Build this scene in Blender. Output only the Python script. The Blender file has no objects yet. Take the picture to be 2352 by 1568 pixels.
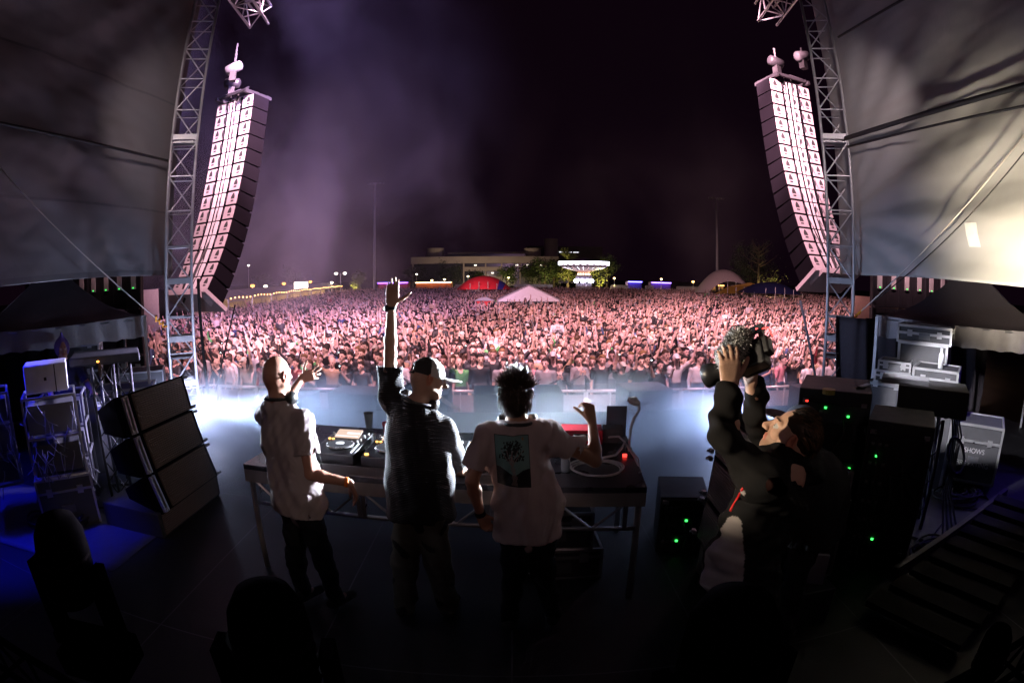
import bpy, math, random
import numpy as np
from mathutils import Vector, Matrix
from mathutils.bvhtree import BVHTree
from mathutils import noise as mnoise
R = math.radians
sc = bpy.context.scene
C = sc.collection
# ---------------------------------------------------------------- camera
CZ = 3.87           # lens height above the field
ST = 1.6            # stage deck height above the field
FL = 19.0; TILT = R(6.87)
cd = bpy.data.cameras.new('camera')
cd.type = 'PANO'
try: cd.panorama_type = 'FISHEYE_EQUISOLID'
except Exception: pass
for holder in (cd, getattr(cd, 'cycles', None)):
    for k, v in (('panorama_type', 'FISHEYE_EQUISOLID'), ('fisheye_lens', FL), ('fisheye_fov', R(170))):
        try: setattr(holder, k, v)
        except Exception: pass
cd.sensor_width = 36; cd.sensor_height = 24; cd.sensor_fit = 'HORIZONTAL'
cd.clip_start = 0.05; cd.clip_end = 1500
cam = bpy.data.objects.new('camera', cd); C.objects.link(cam)
cam.location = (0, 0, CZ); cam.rotation_euler = (R(90) - TILT, 0, 0)
sc.camera = cam
sc.view_settings.view_transform = 'Standard'; sc.view_settings.look = 'None'
sc.view_settings.exposure = 0.0; sc.view_settings.gamma = 1.0
sc.render.engine = 'CYCLES'
sc.cycles.use_denoising = True
sc.cycles.max_bounces = 6; sc.cycles.diffuse_bounces = 2; sc.cycles.glossy_bounces = 3
sc.cycles.transmission_bounces = 4; sc.cycles.volume_bounces = 0; sc.cycles.transparent_max_bounces = 6
sc.cycles.volume_step_rate = 3.0; sc.cycles.volume_max_steps = 64
sc.cycles.sample_clamp_indirect = 4.0
# night sky
W = bpy.data.worlds.new('World'); sc.world = W; W.use_nodes = True
wn = W.node_tree.nodes; wl = W.node_tree.links
bg = wn['Background']
sky = wn.new('ShaderNodeTexSky'); sky.sky_type = 'NISHITA'; sky.sun_disc = False
sky.sun_elevation = R(-9); sky.sun_rotation = R(200)
tint = wn.new('ShaderNodeMix'); tint.data_type = 'RGBA'; tint.blend_type = 'ADD'
tint.inputs[0].default_value = 1.0
wl.new(sky.outputs[0], tint.inputs[6]); tint.inputs[7].default_value = (0.055, 0.016, 0.05, 1)
wl.new(tint.outputs[2], bg.inputs[0]); bg.inputs[1].default_value = 0.06
# ---------------------------------------------------------------- stage lamps
def lamp(name, kind, loc, target, energy, color, size=0.3, spot=60, blend=0.5):
    ld = bpy.data.lights.new(name, kind); ld.energy = energy; ld.color = color
    if kind == 'SPOT':
        ld.spot_size = R(spot); ld.spot_blend = blend; ld.shadow_soft_size = size
    elif kind == 'AREA':
        ld.shape = 'RECTANGLE'; ld.size = size; ld.size_y = size * .4
    else: ld.shadow_soft_size = size
    o = bpy.data.objects.new(name, ld); C.objects.link(o); o.location = loc
    if target is not None:
        o.rotation_euler = (Vector(target) - Vector(loc)).to_track_quat('-Z', 'Y').to_euler()
    o['label'] = name.replace('_', ' '); o['category'] = 'stage lamp'
    return o
PINK = (1.0, .52, .62)
# washes hung high on the roof behind the lens, aimed over the field
for x, tx, ty, e, sp, c in ((-2.9, -15, 27, 25000, 56, (.98, .56, .76)), (0, 0, 26, 17500, 52, PINK), (2.9, 15, 26, 25000, 54, PINK), (-2.5, -13, 60, 22000, 36, (.80, .48, .86)), (2, 8, 58, 36000, 36, PINK), (3, 26, 50, 44000, 36, PINK), (-2.5, -5.5, 16.5, 11500, 70, PINK), (2.5, 5.5, 16.5, 12500, 70, PINK)):
    lamp('roof_wash_lamp', 'SPOT', (x, 7.95, 10.6), (tx, ty, 0), e, c, .25, sp, .55)
for s_ in (-1, 1): lamp('crowd_fill', 'SPOT', (7.9 * s_, 8.6, 8.5), (13.5 * s_, 20, 0), 5200, PINK, .25, 70, .6)  # unseen fill, added where the arrays shade the near crowd
# added unseen fill on the rear of the hanging arrays, sides left dark
for s_ in (-1, 1): lamp('array_fill', 'SPOT', (7.3 * s_, 7.0, 7.4), (6.8 * s_, 11.3, 5.8), 230, (1, .68, .80), .15, 84, .6)
for s_ in (-1, 1): lamp('tower_fill', 'SPOT', (3.6 * s_, 3.9, 6.6), (5.25 * s_, 7.4, 6.4), 260, (1, .80, .84), .12, 60, .9)  # unseen fill, added to brighten the truss towers
# low side lamps at the front corners of the deck, cool white through the smoke
lamp('smoke_fill', 'POINT', (-4.5, 6.7, 2.05), None, 150, (.60, .66, 1.0), .08)  # point fills added to brighten the smoke around the side lamps
lamp('smoke_fill', 'POINT', (2.85, 6.5, 2.1), None, 95, (.50, .60, 1.0), .08)
lamp('smoke_fill_beam', 'SPOT', (-4.4, 6.6, 2.1), (3, 6.0, 2.35), 3600, (.50, .64, 1.0), .08, 34, .8)  # beams added across the deck only to brighten the smoke band
lamp('smoke_fill_beam', 'SPOT', (3.6, 6.5, 2.1), (-3, 6.0, 2.35), 2200, (.50, .64, 1.0), .08, 34, .8)
lamp('side_lamp', 'SPOT', (-4.7, 6.9, 3.3), (-.9, 3.1, 3.45), 5000, (.74, .85, 1.0), .10, 28, .6)
lamp('side_lamp', 'SPOT', (2.8, 6.5, 3.35), (-1.0, 3.1, 3.3), 20000, (.80, .88, 1.0), .10, 27, .6)
# follow lamp from the left wing on the filming man
lamp('wing_lamp', 'SPOT', (-4.9, 1.5, 4.3), (1.06, 1.87, 3.33), 1500, (1.0, .80, .58), .06, 9, .4)
# added unseen fill brightening the gear in both wings
lamp('gear_fill', 'SPOT', (-3.3, 6.0, 3.5), (-4.75, 3.9, 2.7), 1500, (.66, .60, 1), .08, 42, .4)
lamp('gear_fill', 'SPOT', (2.6, 3.3, 4.4), (5.3, 4.6, 2.4), 1100, (.95, .92, 1), .08, 34, .4)
# dim warm washes from the back of the stage
for x, tx, e in ((-2.0, -2.2, 24), (1.6, 1.4, 28)):
    lamp('back_wash_lamp', 'SPOT', (x, -2.4, 5.2), (tx, 4, 5.0), e, (1.0, .62, .57), .35, 66, .35)
lamp('back_wash_lamp', 'SPOT', (2.6, -1.2, 5.2), (-3.25, 4.2, 2.5), 120, (1.0, .76, .62), .2, 22, .5)  # unseen fill, added to brighten the left monitor grilles
# deep blue lamp over the monitor world on the left, and one on the right
lamp('blue_lamp', 'SPOT', (-5.3, 2.6, 4.6), (-5.5, 3.4, 1.6), 560, (.01, .015, 1.0), .1, 80, .5)
lamp('blue_lamp', 'SPOT', (7.4, 3.4, 4.2), (5.4, 4.2, 1.7), 130, (.12, .05, 1.0), .1, 60, .6)
lamp('canopy_lamp', 'SPOT', (3.7, 3.2, 3.4), (5.4, 3.6, 4.3), 820, (1.0, .86, .66), .1, 84, 1)
# ---------------------------------------------------------------- pixel helper (photo seen 2352 px wide)
def ray(u, v):
    s = 36 / 2352; x = (u - 1176) * s; y = -(v - 784) * s; r = math.hypot(x, y)
    th = 2 * math.asin(r / (2 * FL)); q = math.sin(th) / (r or 1)
    X, Y, Z = x * q, y * q, math.cos(th)
    return Vector((X, Z * math.cos(TILT) + Y * math.sin(TILT), Y * math.cos(TILT) - Z * math.sin(TILT)))
def at(u, v, Y=None, Z=None, D=None, X=None):
    d = ray(u, v)
    if Y is not None: k = Y / d.y
    elif Z is not None: k = (Z - CZ) / d.z
    elif X is not None: k = X / d.x
    else: k = D / math.hypot(d.x, d.y)
    return Vector((0, 0, CZ)) + d * k
# ---------------------------------------------------------------- tagging
def tag(o, label=None, cat=None, group=None, kind=None):
    if label: o['label'] = label
    if cat: o['category'] = cat
    if group: o['group'] = group
    if kind: o['kind'] = kind
    return o
def empty(name, loc=(0, 0, 0), label=None, cat=None, group=None, rz=0):
    o = bpy.data.objects.new(name, None); C.objects.link(o); o.location = loc
    o.rotation_euler = (0, 0, rz); o.empty_display_size = .1
    return tag(o, label, cat, group)
def copy_tree(o, parent=None):
    c = o.copy(); C.objects.link(c)
    if parent is not None: c.parent = parent
    for ch in KIDS.get(o.name, []): copy_tree(ch, c)
    return c
KIDS = {}
# ---------------------------------------------------------------- materials
MATS = {}
def mat(name, col, rough=.6, metal=0, var=.12, scale=8, bump=.0, bscale=40, emit=None, es=1, spec=.5, coat=0, attr=None):
    if name in MATS: return MATS[name]
    m = bpy.data.materials.new(name); m.use_nodes = True
    n = m.node_tree.nodes; l = m.node_tree.links; b = n['Principled BSDF']
    b.inputs['Roughness'].default_value = rough; b.inputs['Metallic'].default_value = metal
    b.inputs['Specular IOR Level'].default_value = spec
    if coat: b.inputs['Coat Weight'].default_value = coat
    tc = n.new('ShaderNodeTexCoord')
    nz = n.new('ShaderNodeTexNoise'); nz.inputs['Scale'].default_value = scale; nz.inputs['Detail'].default_value = 5
    l.new(tc.outputs['Object'], nz.inputs['Vector'])
    mp = n.new('ShaderNodeMapRange'); mp.inputs[3].default_value = 1 - var * 1.6; mp.inputs[4].default_value = 1 + var * 1.6
    l.new(nz.outputs[0], mp.inputs[0])
    mx = n.new('ShaderNodeMix'); mx.data_type = 'RGBA'; mx.blend_type = 'MULTIPLY'; mx.inputs[0].default_value = 1
    l.new(mp.outputs[0], mx.inputs[7])
    if attr:
        a = n.new('ShaderNodeAttribute'); a.attribute_name = attr; l.new(a.outputs['Color'], mx.inputs[6])
    else: mx.inputs[6].default_value = (*col, 1)
    l.new(mx.outputs[2], b.inputs['Base Color'])
    rm = n.new('ShaderNodeMapRange'); rm.inputs[3].default_value = max(0, rough - .12); rm.inputs[4].default_value = min(1, rough + .12)
    l.new(nz.outputs[0], rm.inputs[0]); l.new(rm.outputs[0], b.inputs['Roughness'])
    if bump:
        bz = n.new('ShaderNodeTexNoise'); bz.inputs['Scale'].default_value = bscale; bz.inputs['Detail'].default_value = 4
        l.new(tc.outputs['Object'], bz.inputs['Vector'])
        bp = n.new('ShaderNodeBump'); bp.inputs['Strength'].default_value = bump; bp.inputs['Distance'].default_value = .02
        l.new(bz.outputs[0], bp.inputs['Height']); l.new(bp.outputs[0], b.inputs['Normal'])
    if emit:
        b.inputs['Emission Color'].default_value = (*emit, 1); b.inputs['Emission Strength'].default_value = es
    MATS[name] = m
    return m
def glow(name, col, s): return mat(name, (.02, .02, .02), .4, emit=col, es=s)
M_black = mat('black_paint', (.012, .012, .014), .55, bump=.15, bscale=120)
M_dark = mat('dark_plastic', (.02, .02, .023), .4)
M_alu = mat('aluminium', (.55, .55, .57), .38, .85, var=.15, bump=.05)
M_steel = mat('galvanised_steel', (.5, .49, .5), .45, .3, var=.2, scale=4, bump=.1)
M_edge = mat('case_edging', (.62, .62, .64), .32, .8, var=.1)
M_case = mat('case_laminate', (.05, .05, .055), .5, var=.25, bump=.1, bscale=200)
M_grey = mat('grey_plastic', (.12, .12, .13), .5)
M_white = mat('white_paint', (.75, .75, .75), .5)
M_rubber = mat('rubber', (.015, .015, .015), .8)
M_skin = mat('skin', (1, 1, 1), .5, var=.06, scale=30, bump=.08, bscale=180, attr='col')
M_cloth = mat('cloth_vertex', (1, 1, 1), .85, var=.06, scale=60, bump=.25, bscale=420, attr='col', spec=.2)
M_hair = mat('hair', (1, 1, 1), .45, var=.3, scale=90, attr='col')
G_green = glow('green_led', (.05, 1, .12), 3.2)
G_red = glow('red_led', (1, .04, .03), 3.5)
G_orange = glow('orange_led', (1, .35, .04), 7)
# ---------------------------------------------------------------- mesh builder
def frame(d):
    d = Vector(d).normalized(); a = Vector((0, 0, 1)) if abs(d.z) < .95 else Vector((1, 0, 0))
    x = a.cross(d).normalized(); return x, d.cross(x)
EACH = {'rear_panel', 'handle', 'slot', 'latch', 'upright', 'rigging_pin', 'side_rail', 'slat', 'rib', 'amplifier', 'yoke_arm', 'counter', 'step', 'rigging_link', 'floodlight', 'cue_button', 'knob', 'fader', 'splice_collar', 'lamp_globe', 'lamp_cap', 'leg', 'brace', 'desk', 'clamp', 'swing_seat', 'grille', 'chord', 'castor', 'control_knob', 'amplifier_plate', 'unit', 'duct'}
class MB:
    def __init__(s): s.v = []; s.f = []; s.g = []
    def add(s, v, f):
        b = len(s.v); s.g.append((b, len(s.f))); s.v += [tuple(p) for p in v]; s.f += [tuple(i + b for i in q) for q in f]; return s
    def box(s, c, size, rz=0, M=None, taper=1):
        hx, hy, hz = (k / 2 for k in size); c = Vector(c)
        m = M if M is not None else Matrix.Rotation(rz, 3, 'Z')
        v = []
        for z, t in ((-hz, 1), (hz, taper)):
            for x, y in ((-hx, -hy), (hx, -hy), (hx, hy), (-hx, hy)): v.append(c + m @ Vector((x * t, y * t, z)))
        return s.add(v, [(3, 2, 1, 0), (4, 5, 6, 7), (0, 1, 5, 4), (1, 2, 6, 5), (2, 3, 7, 6), (3, 0, 4, 7)])
    def tube(s, pts, r, n=8, cap=True):
        pts = [Vector(p) for p in pts]; N = len(pts); rr = r if hasattr(r, '__len__') else [r] * N
        V = []; F = []; px = None
        for i, p in enumerate(pts):
            d = (pts[min(i + 1, N - 1)] - pts[max(i - 1, 0)])
            if px is None: x, y = frame(d)
            else:
                d = d.normalized(); x = (px - d * px.dot(d))
                x = x.normalized() if x.length > 1e-6 else frame(d)[0]; y = d.cross(x)
            px = x
            for k in range(n):
                a = 2 * math.pi * k / n; V.append(p + (x * math.cos(a) + y * math.sin(a)) * rr[i])
        for i in range(N - 1):
            for k in range(n):
                k2 = (k + 1) % n; F.append((i * n + k, i * n + k2, (i + 1) * n + k2, (i + 1) * n + k))
        if cap: F.append(tuple(range(n))[::-1]); F.append(tuple((N - 1) * n + k for k in range(n)))
        return s.add(V, F)
    def bar(s, a, b, r, n=6): return s.tube([a, b], r, n)
    def lathe(s, c, prof, n=16, axis=(0, 0, 1), sx=1, sy=1):
        x, y = frame(axis); a_ = Vector(axis).normalized(); c = Vector(c); V = []; F = []
        if abs(a_.z) > .99: x, y = Vector((1, 0, 0)), Vector((0, 1, 0))
        for r, h in prof:
            for k in range(n):
                t = 2 * math.pi * k / n; V.append(c + a_ * h + x * (math.cos(t) * r * sx) + y * (math.sin(t) * r * sy))
        for i in range(len(prof) - 1):
            for k in range(n):
                k2 = (k + 1) % n; F.append((i * n + k, i * n + k2, (i + 1) * n + k2, (i + 1) * n + k))
        F.append(tuple(range(n))[::-1]); F.append(tuple((len(prof) - 1) * n + k for k in range(n)))
        return s.add(V, F)
    def quad(s, a, b, c, d): return s.add([a, b, c, d], [(0, 1, 2, 3)])
    def build(s, name, m, parent=None, smooth=False, local=False, bevel=0, whole=False):
        if name in EACH and parent is not None and len(s.g) > 1 and not whole:
            r = None
            for i, (a, fa) in enumerate(s.g):
                b, fb = s.g[i + 1] if i + 1 < len(s.g) else (len(s.v), len(s.f))
                q = MB(); q.v = s.v[a:b]; q.f = [tuple(j - a for j in f) for f in s.f[fa:fb]]; q.g = [(0, 0)]
                o = q.build(name, m, parent, smooth, local, bevel); r = r or o
            return r
        me = bpy.data.meshes.new(name); me.from_pydata(s.v, [], s.f); me.materials.append(m)
        if smooth: me.polygons.foreach_set('use_smooth', [True] * len(me.polygons))
        me.update()
        o = bpy.data.objects.new(name, me); C.objects.link(o)
        if parent is not None:
            o.parent = parent; KIDS.setdefault(parent.name, []).append(o)
            if not local:
                p = parent; M = Matrix.Identity(4)
                while p is not None: M = Matrix.LocRotScale(p.location, p.rotation_euler, p.scale) @ M; p = p.parent
                me.transform(M.inverted())
        if bevel:
            b = o.modifiers.new('bevel', 'BEVEL'); b.width = bevel; b.segments = 2; b.limit_method = 'ANGLE'
        return o
def boxo(name, c, size, m, parent=None, rz=0, M=None, bevel=0): return MB().box(c, size, rz, M).build(name, m, parent, bevel=bevel)
def text(name, body, size, m, M, parent=None, ext=.001):
    cu = bpy.data.curves.new(name, 'FONT'); cu.body = body; cu.size = size; cu.extrude = ext
    cu.align_x = 'CENTER'; cu.align_y = 'CENTER'
    t = bpy.data.objects.new(name, cu); C.objects.link(t); dg = bpy.context.evaluated_depsgraph_get()
    me = bpy.data.meshes.new_from_object(t.evaluated_get(dg)); bpy.data.objects.remove(t)
    me.name = name; me.materials.clear(); me.materials.append(m); me.transform(M)
    o = bpy.data.objects.new(name, me); C.objects.link(o)
    if parent is not None:
        o.parent = parent; KIDS.setdefault(parent.name, []).append(o)
        P = Matrix.LocRotScale(parent.location, parent.rotation_euler, parent.scale); me.transform(P.inverted())
    return o
# ---------------------------------------------------------------- implicit surfaces for bodies
def _n(v): return np.array(v, float)
def cap(a, b, ra, rb, k=.03, col=0, flat=None, fs=1.0):
    a = _n(a); b = _n(b); m = max(ra, rb); m2 = m / min(1, fs) if fs < 1 else m
    lo = np.minimum(a, b) - m; hi = np.maximum(a, b) + m
    fn_ = None if flat is None else _n(flat) / np.linalg.norm(flat)
    def f(P):
        Q = P - a; ba = b - a
        if fn_ is not None:
            Q = Q + (Q @ fn_)[..., None] * fn_ * (1 / fs - 1); ba = ba + (ba @ fn_) * fn_ * (1 / fs - 1)
        t = np.clip((Q @ ba) / max(1e-9, ba @ ba), 0, 1)
        d = np.linalg.norm(Q - t[..., None] * ba, axis=-1) - (ra + (rb - ra) * t)
        return d * (fs if fn_ is not None and fs < 1 else 1) if fn_ is None else d * (.5 + .5 * fs)
    return dict(lo=lo, hi=hi, f=f, k=k, col=col)
def ell(c, rad, ax=None, k=.02, col=0, sub=False):
    c = _n(c); rad = _n(rad); A = np.eye(3) if ax is None else np.array([_n(v) / np.linalg.norm(v) for v in ax])
    m = rad.max()
    def f(P):
        q = (P - c) @ A.T; k0 = np.linalg.norm(q / rad, axis=-1); k1 = np.linalg.norm(q / rad ** 2, axis=-1) + 1e-9
        return k0 * (k0 - 1) / k1
    return dict(lo=c - m, hi=c + m, f=f, k=k, col=col, sub=sub)
def half(p, n, k=.004):      # cut away the side n points to
    p = _n(p); n = _n(n) / np.linalg.norm(n)
    return dict(cut=True, f=lambda P: (P - p) @ n, k=k)
def surf(prims, h, post=None, pad=.03):
    pos = [p for p in prims if not p.get('cut')]
    lo = np.min([p['lo'] for p in pos if not p.get('sub')], 0) - pad; hi = np.max([p['hi'] for p in pos if not p.get('sub')], 0) + pad
    n = np.ceil((hi - lo) / h).astype(int) + 1
    D = np.full(n, 1.0, np.float32); ax = [lo[i] + h * np.arange(n[i]) for i in range(3)]
    for p in prims:
        if p.get('cut'):
            X = np.stack(np.meshgrid(*ax, indexing='ij'), -1); D[:] = np.maximum(D, p['f'](X)); continue
        mg = p['k'] + 2.5 * h
        i0 = np.maximum(0, np.floor((p['lo'] - mg - lo) / h).astype(int)); i1 = np.minimum(n, np.ceil((p['hi'] + mg - lo) / h).astype(int) + 1)
        if (i1 <= i0).any(): continue
        sl = tuple(slice(a, b) for a, b in zip(i0, i1))
        X = np.stack(np.meshgrid(*[ax[i][sl[i]] for i in range(3)], indexing='ij'), -1)
        if 'box' in p: d = p['f'](X)
        else: d = p['f'](X)
        E = D[sl]; k = p['k']
        if p.get('sub'):
            d = -d; t = np.clip(.5 - .5 * (E - d) / k, 0, 1); D[sl] = E + (d - E) * t + k * t * (1 - t)
        else:
            t = np.clip(.5 + .5 * (E - d) / k, 0, 1); D[sl] = E + (d - E) * t - k * t * (1 - t)
    if post is not None:
        near = np.abs(D) < .12
        idx = np.argwhere(near); P = lo + idx * h
        D[near] = post(P, D[near])
    s = D < 0
    m = np.zeros(n - 1, np.int8)
    for dx in (0, 1):
        for dy in (0, 1):
            for dz in (0, 1): m += s[dx:n[0] - 1 + dx, dy:n[1] - 1 + dy, dz:n[2] - 1 + dz]
    cells = np.argwhere((m > 0) & (m < 8)); ID = np.full(n - 1, -1, np.int32); ID[tuple(cells.T)] = np.arange(len(cells))
    acc = np.zeros((len(cells), 3)); cnt = np.zeros(len(cells))
    for axs in range(3):
        o1, o2 = [a for a in range(3) if a != axs]
        for u in (0, 1):
            for v in (0, 1):
                c0 = cells.copy(); c0[:, o1] += u; c0[:, o2] += v; c1 = c0.copy(); c1[:, axs] += 1
                d0 = D[tuple(c0.T)]; d1 = D[tuple(c1.T)]; w = (d0 < 0) != (d1 < 0)
                t = np.where(w, d0 / np.where(w, d0 - d1, 1), 0); p = (c0 - cells).astype(float); p[:, axs] += t
                acc += p * w[:, None]; cnt += w
    V = lo + (cells + acc / np.maximum(cnt, 1)[:, None]) * h
    F = []
    for axs in range(3):
        o1, o2 = (axs + 1) % 3, (axs + 2) % 3
        a = [slice(None)] * 3; b = [slice(None)] * 3; a[axs] = slice(0, -1); b[axs] = slice(1, None)
        for o in (o1, o2): a[o] = slice(1, -1); b[o] = slice(1, -1)
        s0 = s[tuple(a)]; s1 = s[tuple(b)]; e = np.argwhere(s0 != s1)
        if not len(e): continue
        e[:, o1] += 1; e[:, o2] += 1
        q = []
        for du, dv in ((0, 0), (-1, 0), (-1, -1), (0, -1)):
            c = e.copy(); c[:, o1] += du; c[:, o2] += dv; q.append(ID[tuple(c.T)])
        q = np.stack(q, 1); sg = D[tuple(e.T)] < 0; q[sg] = q[sg][:, ::-1]
        F.append(q[:, ::-1])
    F = np.concatenate(F); F = F[(F >= 0).all(1)]
    return V, F
def colour(V, prims, cols):
    best = np.full(len(V), 9.0); out = np.tile(_n(cols[0]), (len(V), 1))
    for p in prims:
        if p.get('cut') or (p.get('sub') and not p.get('paint')): continue
        d = p['f'](V) - p.get('bias', 0); w = d < best; best[w] = d[w]; out[w] = cols[p['col']]
    return out
def npmesh(name, V, F, m, col=None, smooth=True):
    me = bpy.data.meshes.new(name); V = np.asarray(V, np.float32); F = np.asarray(F, np.int32); k = F.shape[1]
    me.vertices.add(len(V)); me.vertices.foreach_set('co', V.ravel())
    me.loops.add(F.size); me.loops.foreach_set('vertex_index', F.ravel())
    me.polygons.add(len(F)); me.polygons.foreach_set('loop_start', np.arange(0, F.size, k, dtype=np.int32))
    try: me.polygons.foreach_set('loop_total', np.full(len(F), k, np.int32))
    except Exception: pass
    me.polygons.foreach_set('use_smooth', np.full(len(F), smooth))
    me.update(calc_edges=True); me.materials.append(m)
    if col is not None:
        col = np.asarray(col, np.float32)
        if col.shape[1] == 3: col = np.concatenate([col, np.ones((len(col), 1), np.float32)], 1)
        a = me.color_attributes.new('col', 'FLOAT_COLOR', 'POINT'); a.data.foreach_set('color', col.ravel())
    me.validate()
    return me
def addmesh(name, me, parent=None):
    o = bpy.data.objects.new(name, me); C.objects.link(o)
    if parent is not None:
        o.parent = parent; KIDS.setdefault(parent.name, []).append(o)
        p = parent; M = Matrix.Identity(4)
        while p is not None: M = Matrix.LocRotScale(p.location, p.rotation_euler, p.scale) @ M; p = p.parent
        me.transform(M.inverted())
    return o
# ================================================================ GROUND
M_grass = mat('trodden_grass', (.05, .055, .03), .95, var=.5, scale=.8, bump=.5, bscale=14)
g = MB(); g.quad((-400, -40, 0), (400, -40, 0), (400, 700, 0), (-400, 700, 0)); tag(g.build('ground', M_grass), kind='structure')
# ================================================================ THE CROWD
rnd = random.Random(7)
# crowd material: vertex colour, clothes take the per-person tint
def crowd_material():
    m = bpy.data.materials.new('crowd_person'); m.use_nodes = True
    n = m.node_tree.nodes; l = m.node_tree.links; b = n['Principled BSDF']
    a = n.new('ShaderNodeAttribute'); a.attribute_name = 'col'
    t = n.new('ShaderNodeAttribute'); t.attribute_type = 'INSTANCER'; t.attribute_name = 'tint'
    s = n.new('ShaderNodeAttribute'); s.attribute_type = 'INSTANCER'; s.attribute_name = 'skin'
    sep = n.new('ShaderNodeMath'); sep.operation = 'GREATER_THAN'; sep.inputs[1].default_value = .5
    l.new(a.outputs['Alpha'], sep.inputs[0])
    mx = n.new('ShaderNodeMix'); mx.data_type = 'RGBA'
    l.new(sep.outputs[0], mx.inputs[0])
    sk = n.new('ShaderNodeMix'); sk.data_type = 'RGBA'; sk.blend_type = 'MULTIPLY'; sk.inputs[0].default_value = 1
    l.new(a.outputs['Color'], sk.inputs[6]); l.new(s.outputs['Color'], sk.inputs[7])
    l.new(t.outputs['Color'], mx.inputs[6]); l.new(sk.outputs[2], mx.inputs[7])
    l.new(mx.outputs[2], b.inputs['Base Color']); b.inputs['Roughness'].default_value = .62
    return m
M_crowd = crowd_material()
SK = (.60, .42, .36)
POSES = [0, 3, 0, 1, 8, 0, 2, 0, 7, 0, 3, 6, 8, 0, 2, 3, 5, 0, 6, 0, 8, 0, 0, 3]
def crowd_proto(i):
    r = random.Random(100 + i)
    H = (0, 0, 1.62); pr = []
    s = Vector((1, 0, 0)); f = Vector((0, -1, 0)); u = Vector((0, 0, 1))   # faces -Y, towards the stage
    tilt = r.uniform(-.12, .12); lean = r.uniform(-.04, .05)
    hc = Vector((r.uniform(-.03, .03), -.03 - lean, 1.62)); hs = s + u * tilt; hu = u - s * tilt
    ax = (hs, f, hu)
    P = []
    add = P.append
    hairc = 2; fem = i % 3 == 0; caph = i % 5 == 1; bare = i % 7 == 4
    add(ell(hc + hu * .02 - f * .01, (.075, .095, .105), ax, .02, 1))
    add(cap(hc + f * .035 - hu * .03, hc + f * .05 - hu * .08, .052, .036, .02, 1))
    add(cap(hc + f * .09, hc + f * .112 - hu * .03, .011, .015, .01, 1))
    for q in (-1, 1):
        add(ell(hc + f * .083 + hs * .033 * q + hu * .012, (.017, .012, .010), ax, .004, 3))
        add(ell(hc + hs * .078 * q - hu * .005, (.01, .018, .03), ax, .006, 1))
    add(ell(hc + f * .088 - hu * .055, (.024, .012, .010), ax, .004, 4))
    add(cap(hc - hu * .07 - f * .02, Vector((0, 0, 1.42)), .052, .06, .03, 1))
    if bare: add(ell(hc + hu * .045 - f * .025, (.078, .098, .088), ax, .01, 1))
    elif caph:
        add(ell(hc + hu * .055 - f * .015, (.085, .105, .082), ax, .01, 5)); add(ell(hc + f * .12 + hu * .05, (.065, .075, .012), ax, .01, 5))
    else:
        add(ell(hc + hu * .048 - f * .032, (.086, .1, .095), ax, .01, 2)); add(ell(hc + hu * .095 + f * .03, (.06, .06, .035), ax, .015, 2))
    if fem:
        for q in (-1, 0, 1): add(cap(hc + hs * .06 * q - f * .05, hc + hs * .085 * q - f * .06 - hu * .27, .045, .03, .03, 2))
    w = .155 if fem else .19
    shl = {q: Vector((w * q, 0, 1.39)) for q in (-1, 1)}
    add(cap(shl[-1], shl[1], .062, .062, .05, 0, (0, 1, 0), .85))
    add(cap((0, 0, 1.27), (0, 0, 1.02), w * .9, w * .78, .08, 0, (0, 1, 0), .62))
    add(cap((0, 0, 1.0), (0, 0, .9), w * .88, w * .9, .05, 6, (0, 1, 0), .66))
    for q in (-1, 1):
        add(cap((.09 * q, 0, .88), (.1 * q, 0, .48), .085, .058, .03, 6)); add(cap((.1 * q, 0, .48), (.11 * q, .02, .1), .055, .042, .02, 6))
        add(cap((.11 * q, .03, .05), (.12 * q, -.12, .04), .045, .038, .02, 5))
    pose = POSES[i]
    long = i % 4 == 3
    def arm(q, el, wr, tip):
        sl = shl[q] + (el - shl[q]) * .62
        add(cap(shl[q], el, .05, .04, .03, 0 if long else 1)); add(cap(el, wr, .038, .027, .02, 0 if long else 1))
        if not long: add(cap(shl[q], sl, .062, .056, .03, 0))
        d = (tip - wr)
        add(cap(wr, wr + d * .55, .03, .036, .02, 1, (0, 1, 0), .55))
        o = frame(d)[0]
        for k in range(3): add(cap(wr + d * .5 + o * (.022 * (k - 1)), tip + o * (.028 * (k - 1)), .012, .009, .008, 1))
    for q in (-1, 1):
        S = shl[q]; up = (pose in (1, 5)) or (pose in (2, 6) and q == (1 if pose == 2 else -1))
        if up:
            a = r.uniform(-.15, .5); el = S + Vector((q * .12 + q * a * .1, -.12 - r.random() * .1, .22)); wr = el + Vector((-q * r.uniform(-.05, .12), -r.uniform(0, .12), .24)); tip = wr + Vector((0, -.03, .17))
        elif pose == 8 and q == 1:      # phone held up before the face
            el = S + Vector((.10, -.20, -.10)); wr = el + Vector((-.10, -.14, .24)); tip = wr + Vector((-.02, -.02, .14))
        elif pose == 3:      # hands at chest level, phone or clap
            el = S + Vector((q * .06, -.1, -.24)); wr = Vector((q * .05, -.33, 1.33)); tip = wr + Vector((-q * .02, -.03, .14))
        elif pose == 7 and q == 1:
            el = S + Vector((.1, -.18, -.05)); wr = el + Vector((-.06, -.2, .18)); tip = wr + Vector((-.02, -.12, .1))
        elif pose == 4:      # leaning on the rail
            el = S + Vector((q * .08, -.12, -.22)); wr = el + Vector((-q * .1, -.24, .02)); tip = wr + Vector((-q * .08, -.12, -.02))
        else:
            el = S + Vector((q * .05, .02, -.28)); wr = el + Vector((-q * .01, -.1, -.23)); tip = wr + Vector((0, -.05, -.15))
        arm(q, el, wr, tip)
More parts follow.
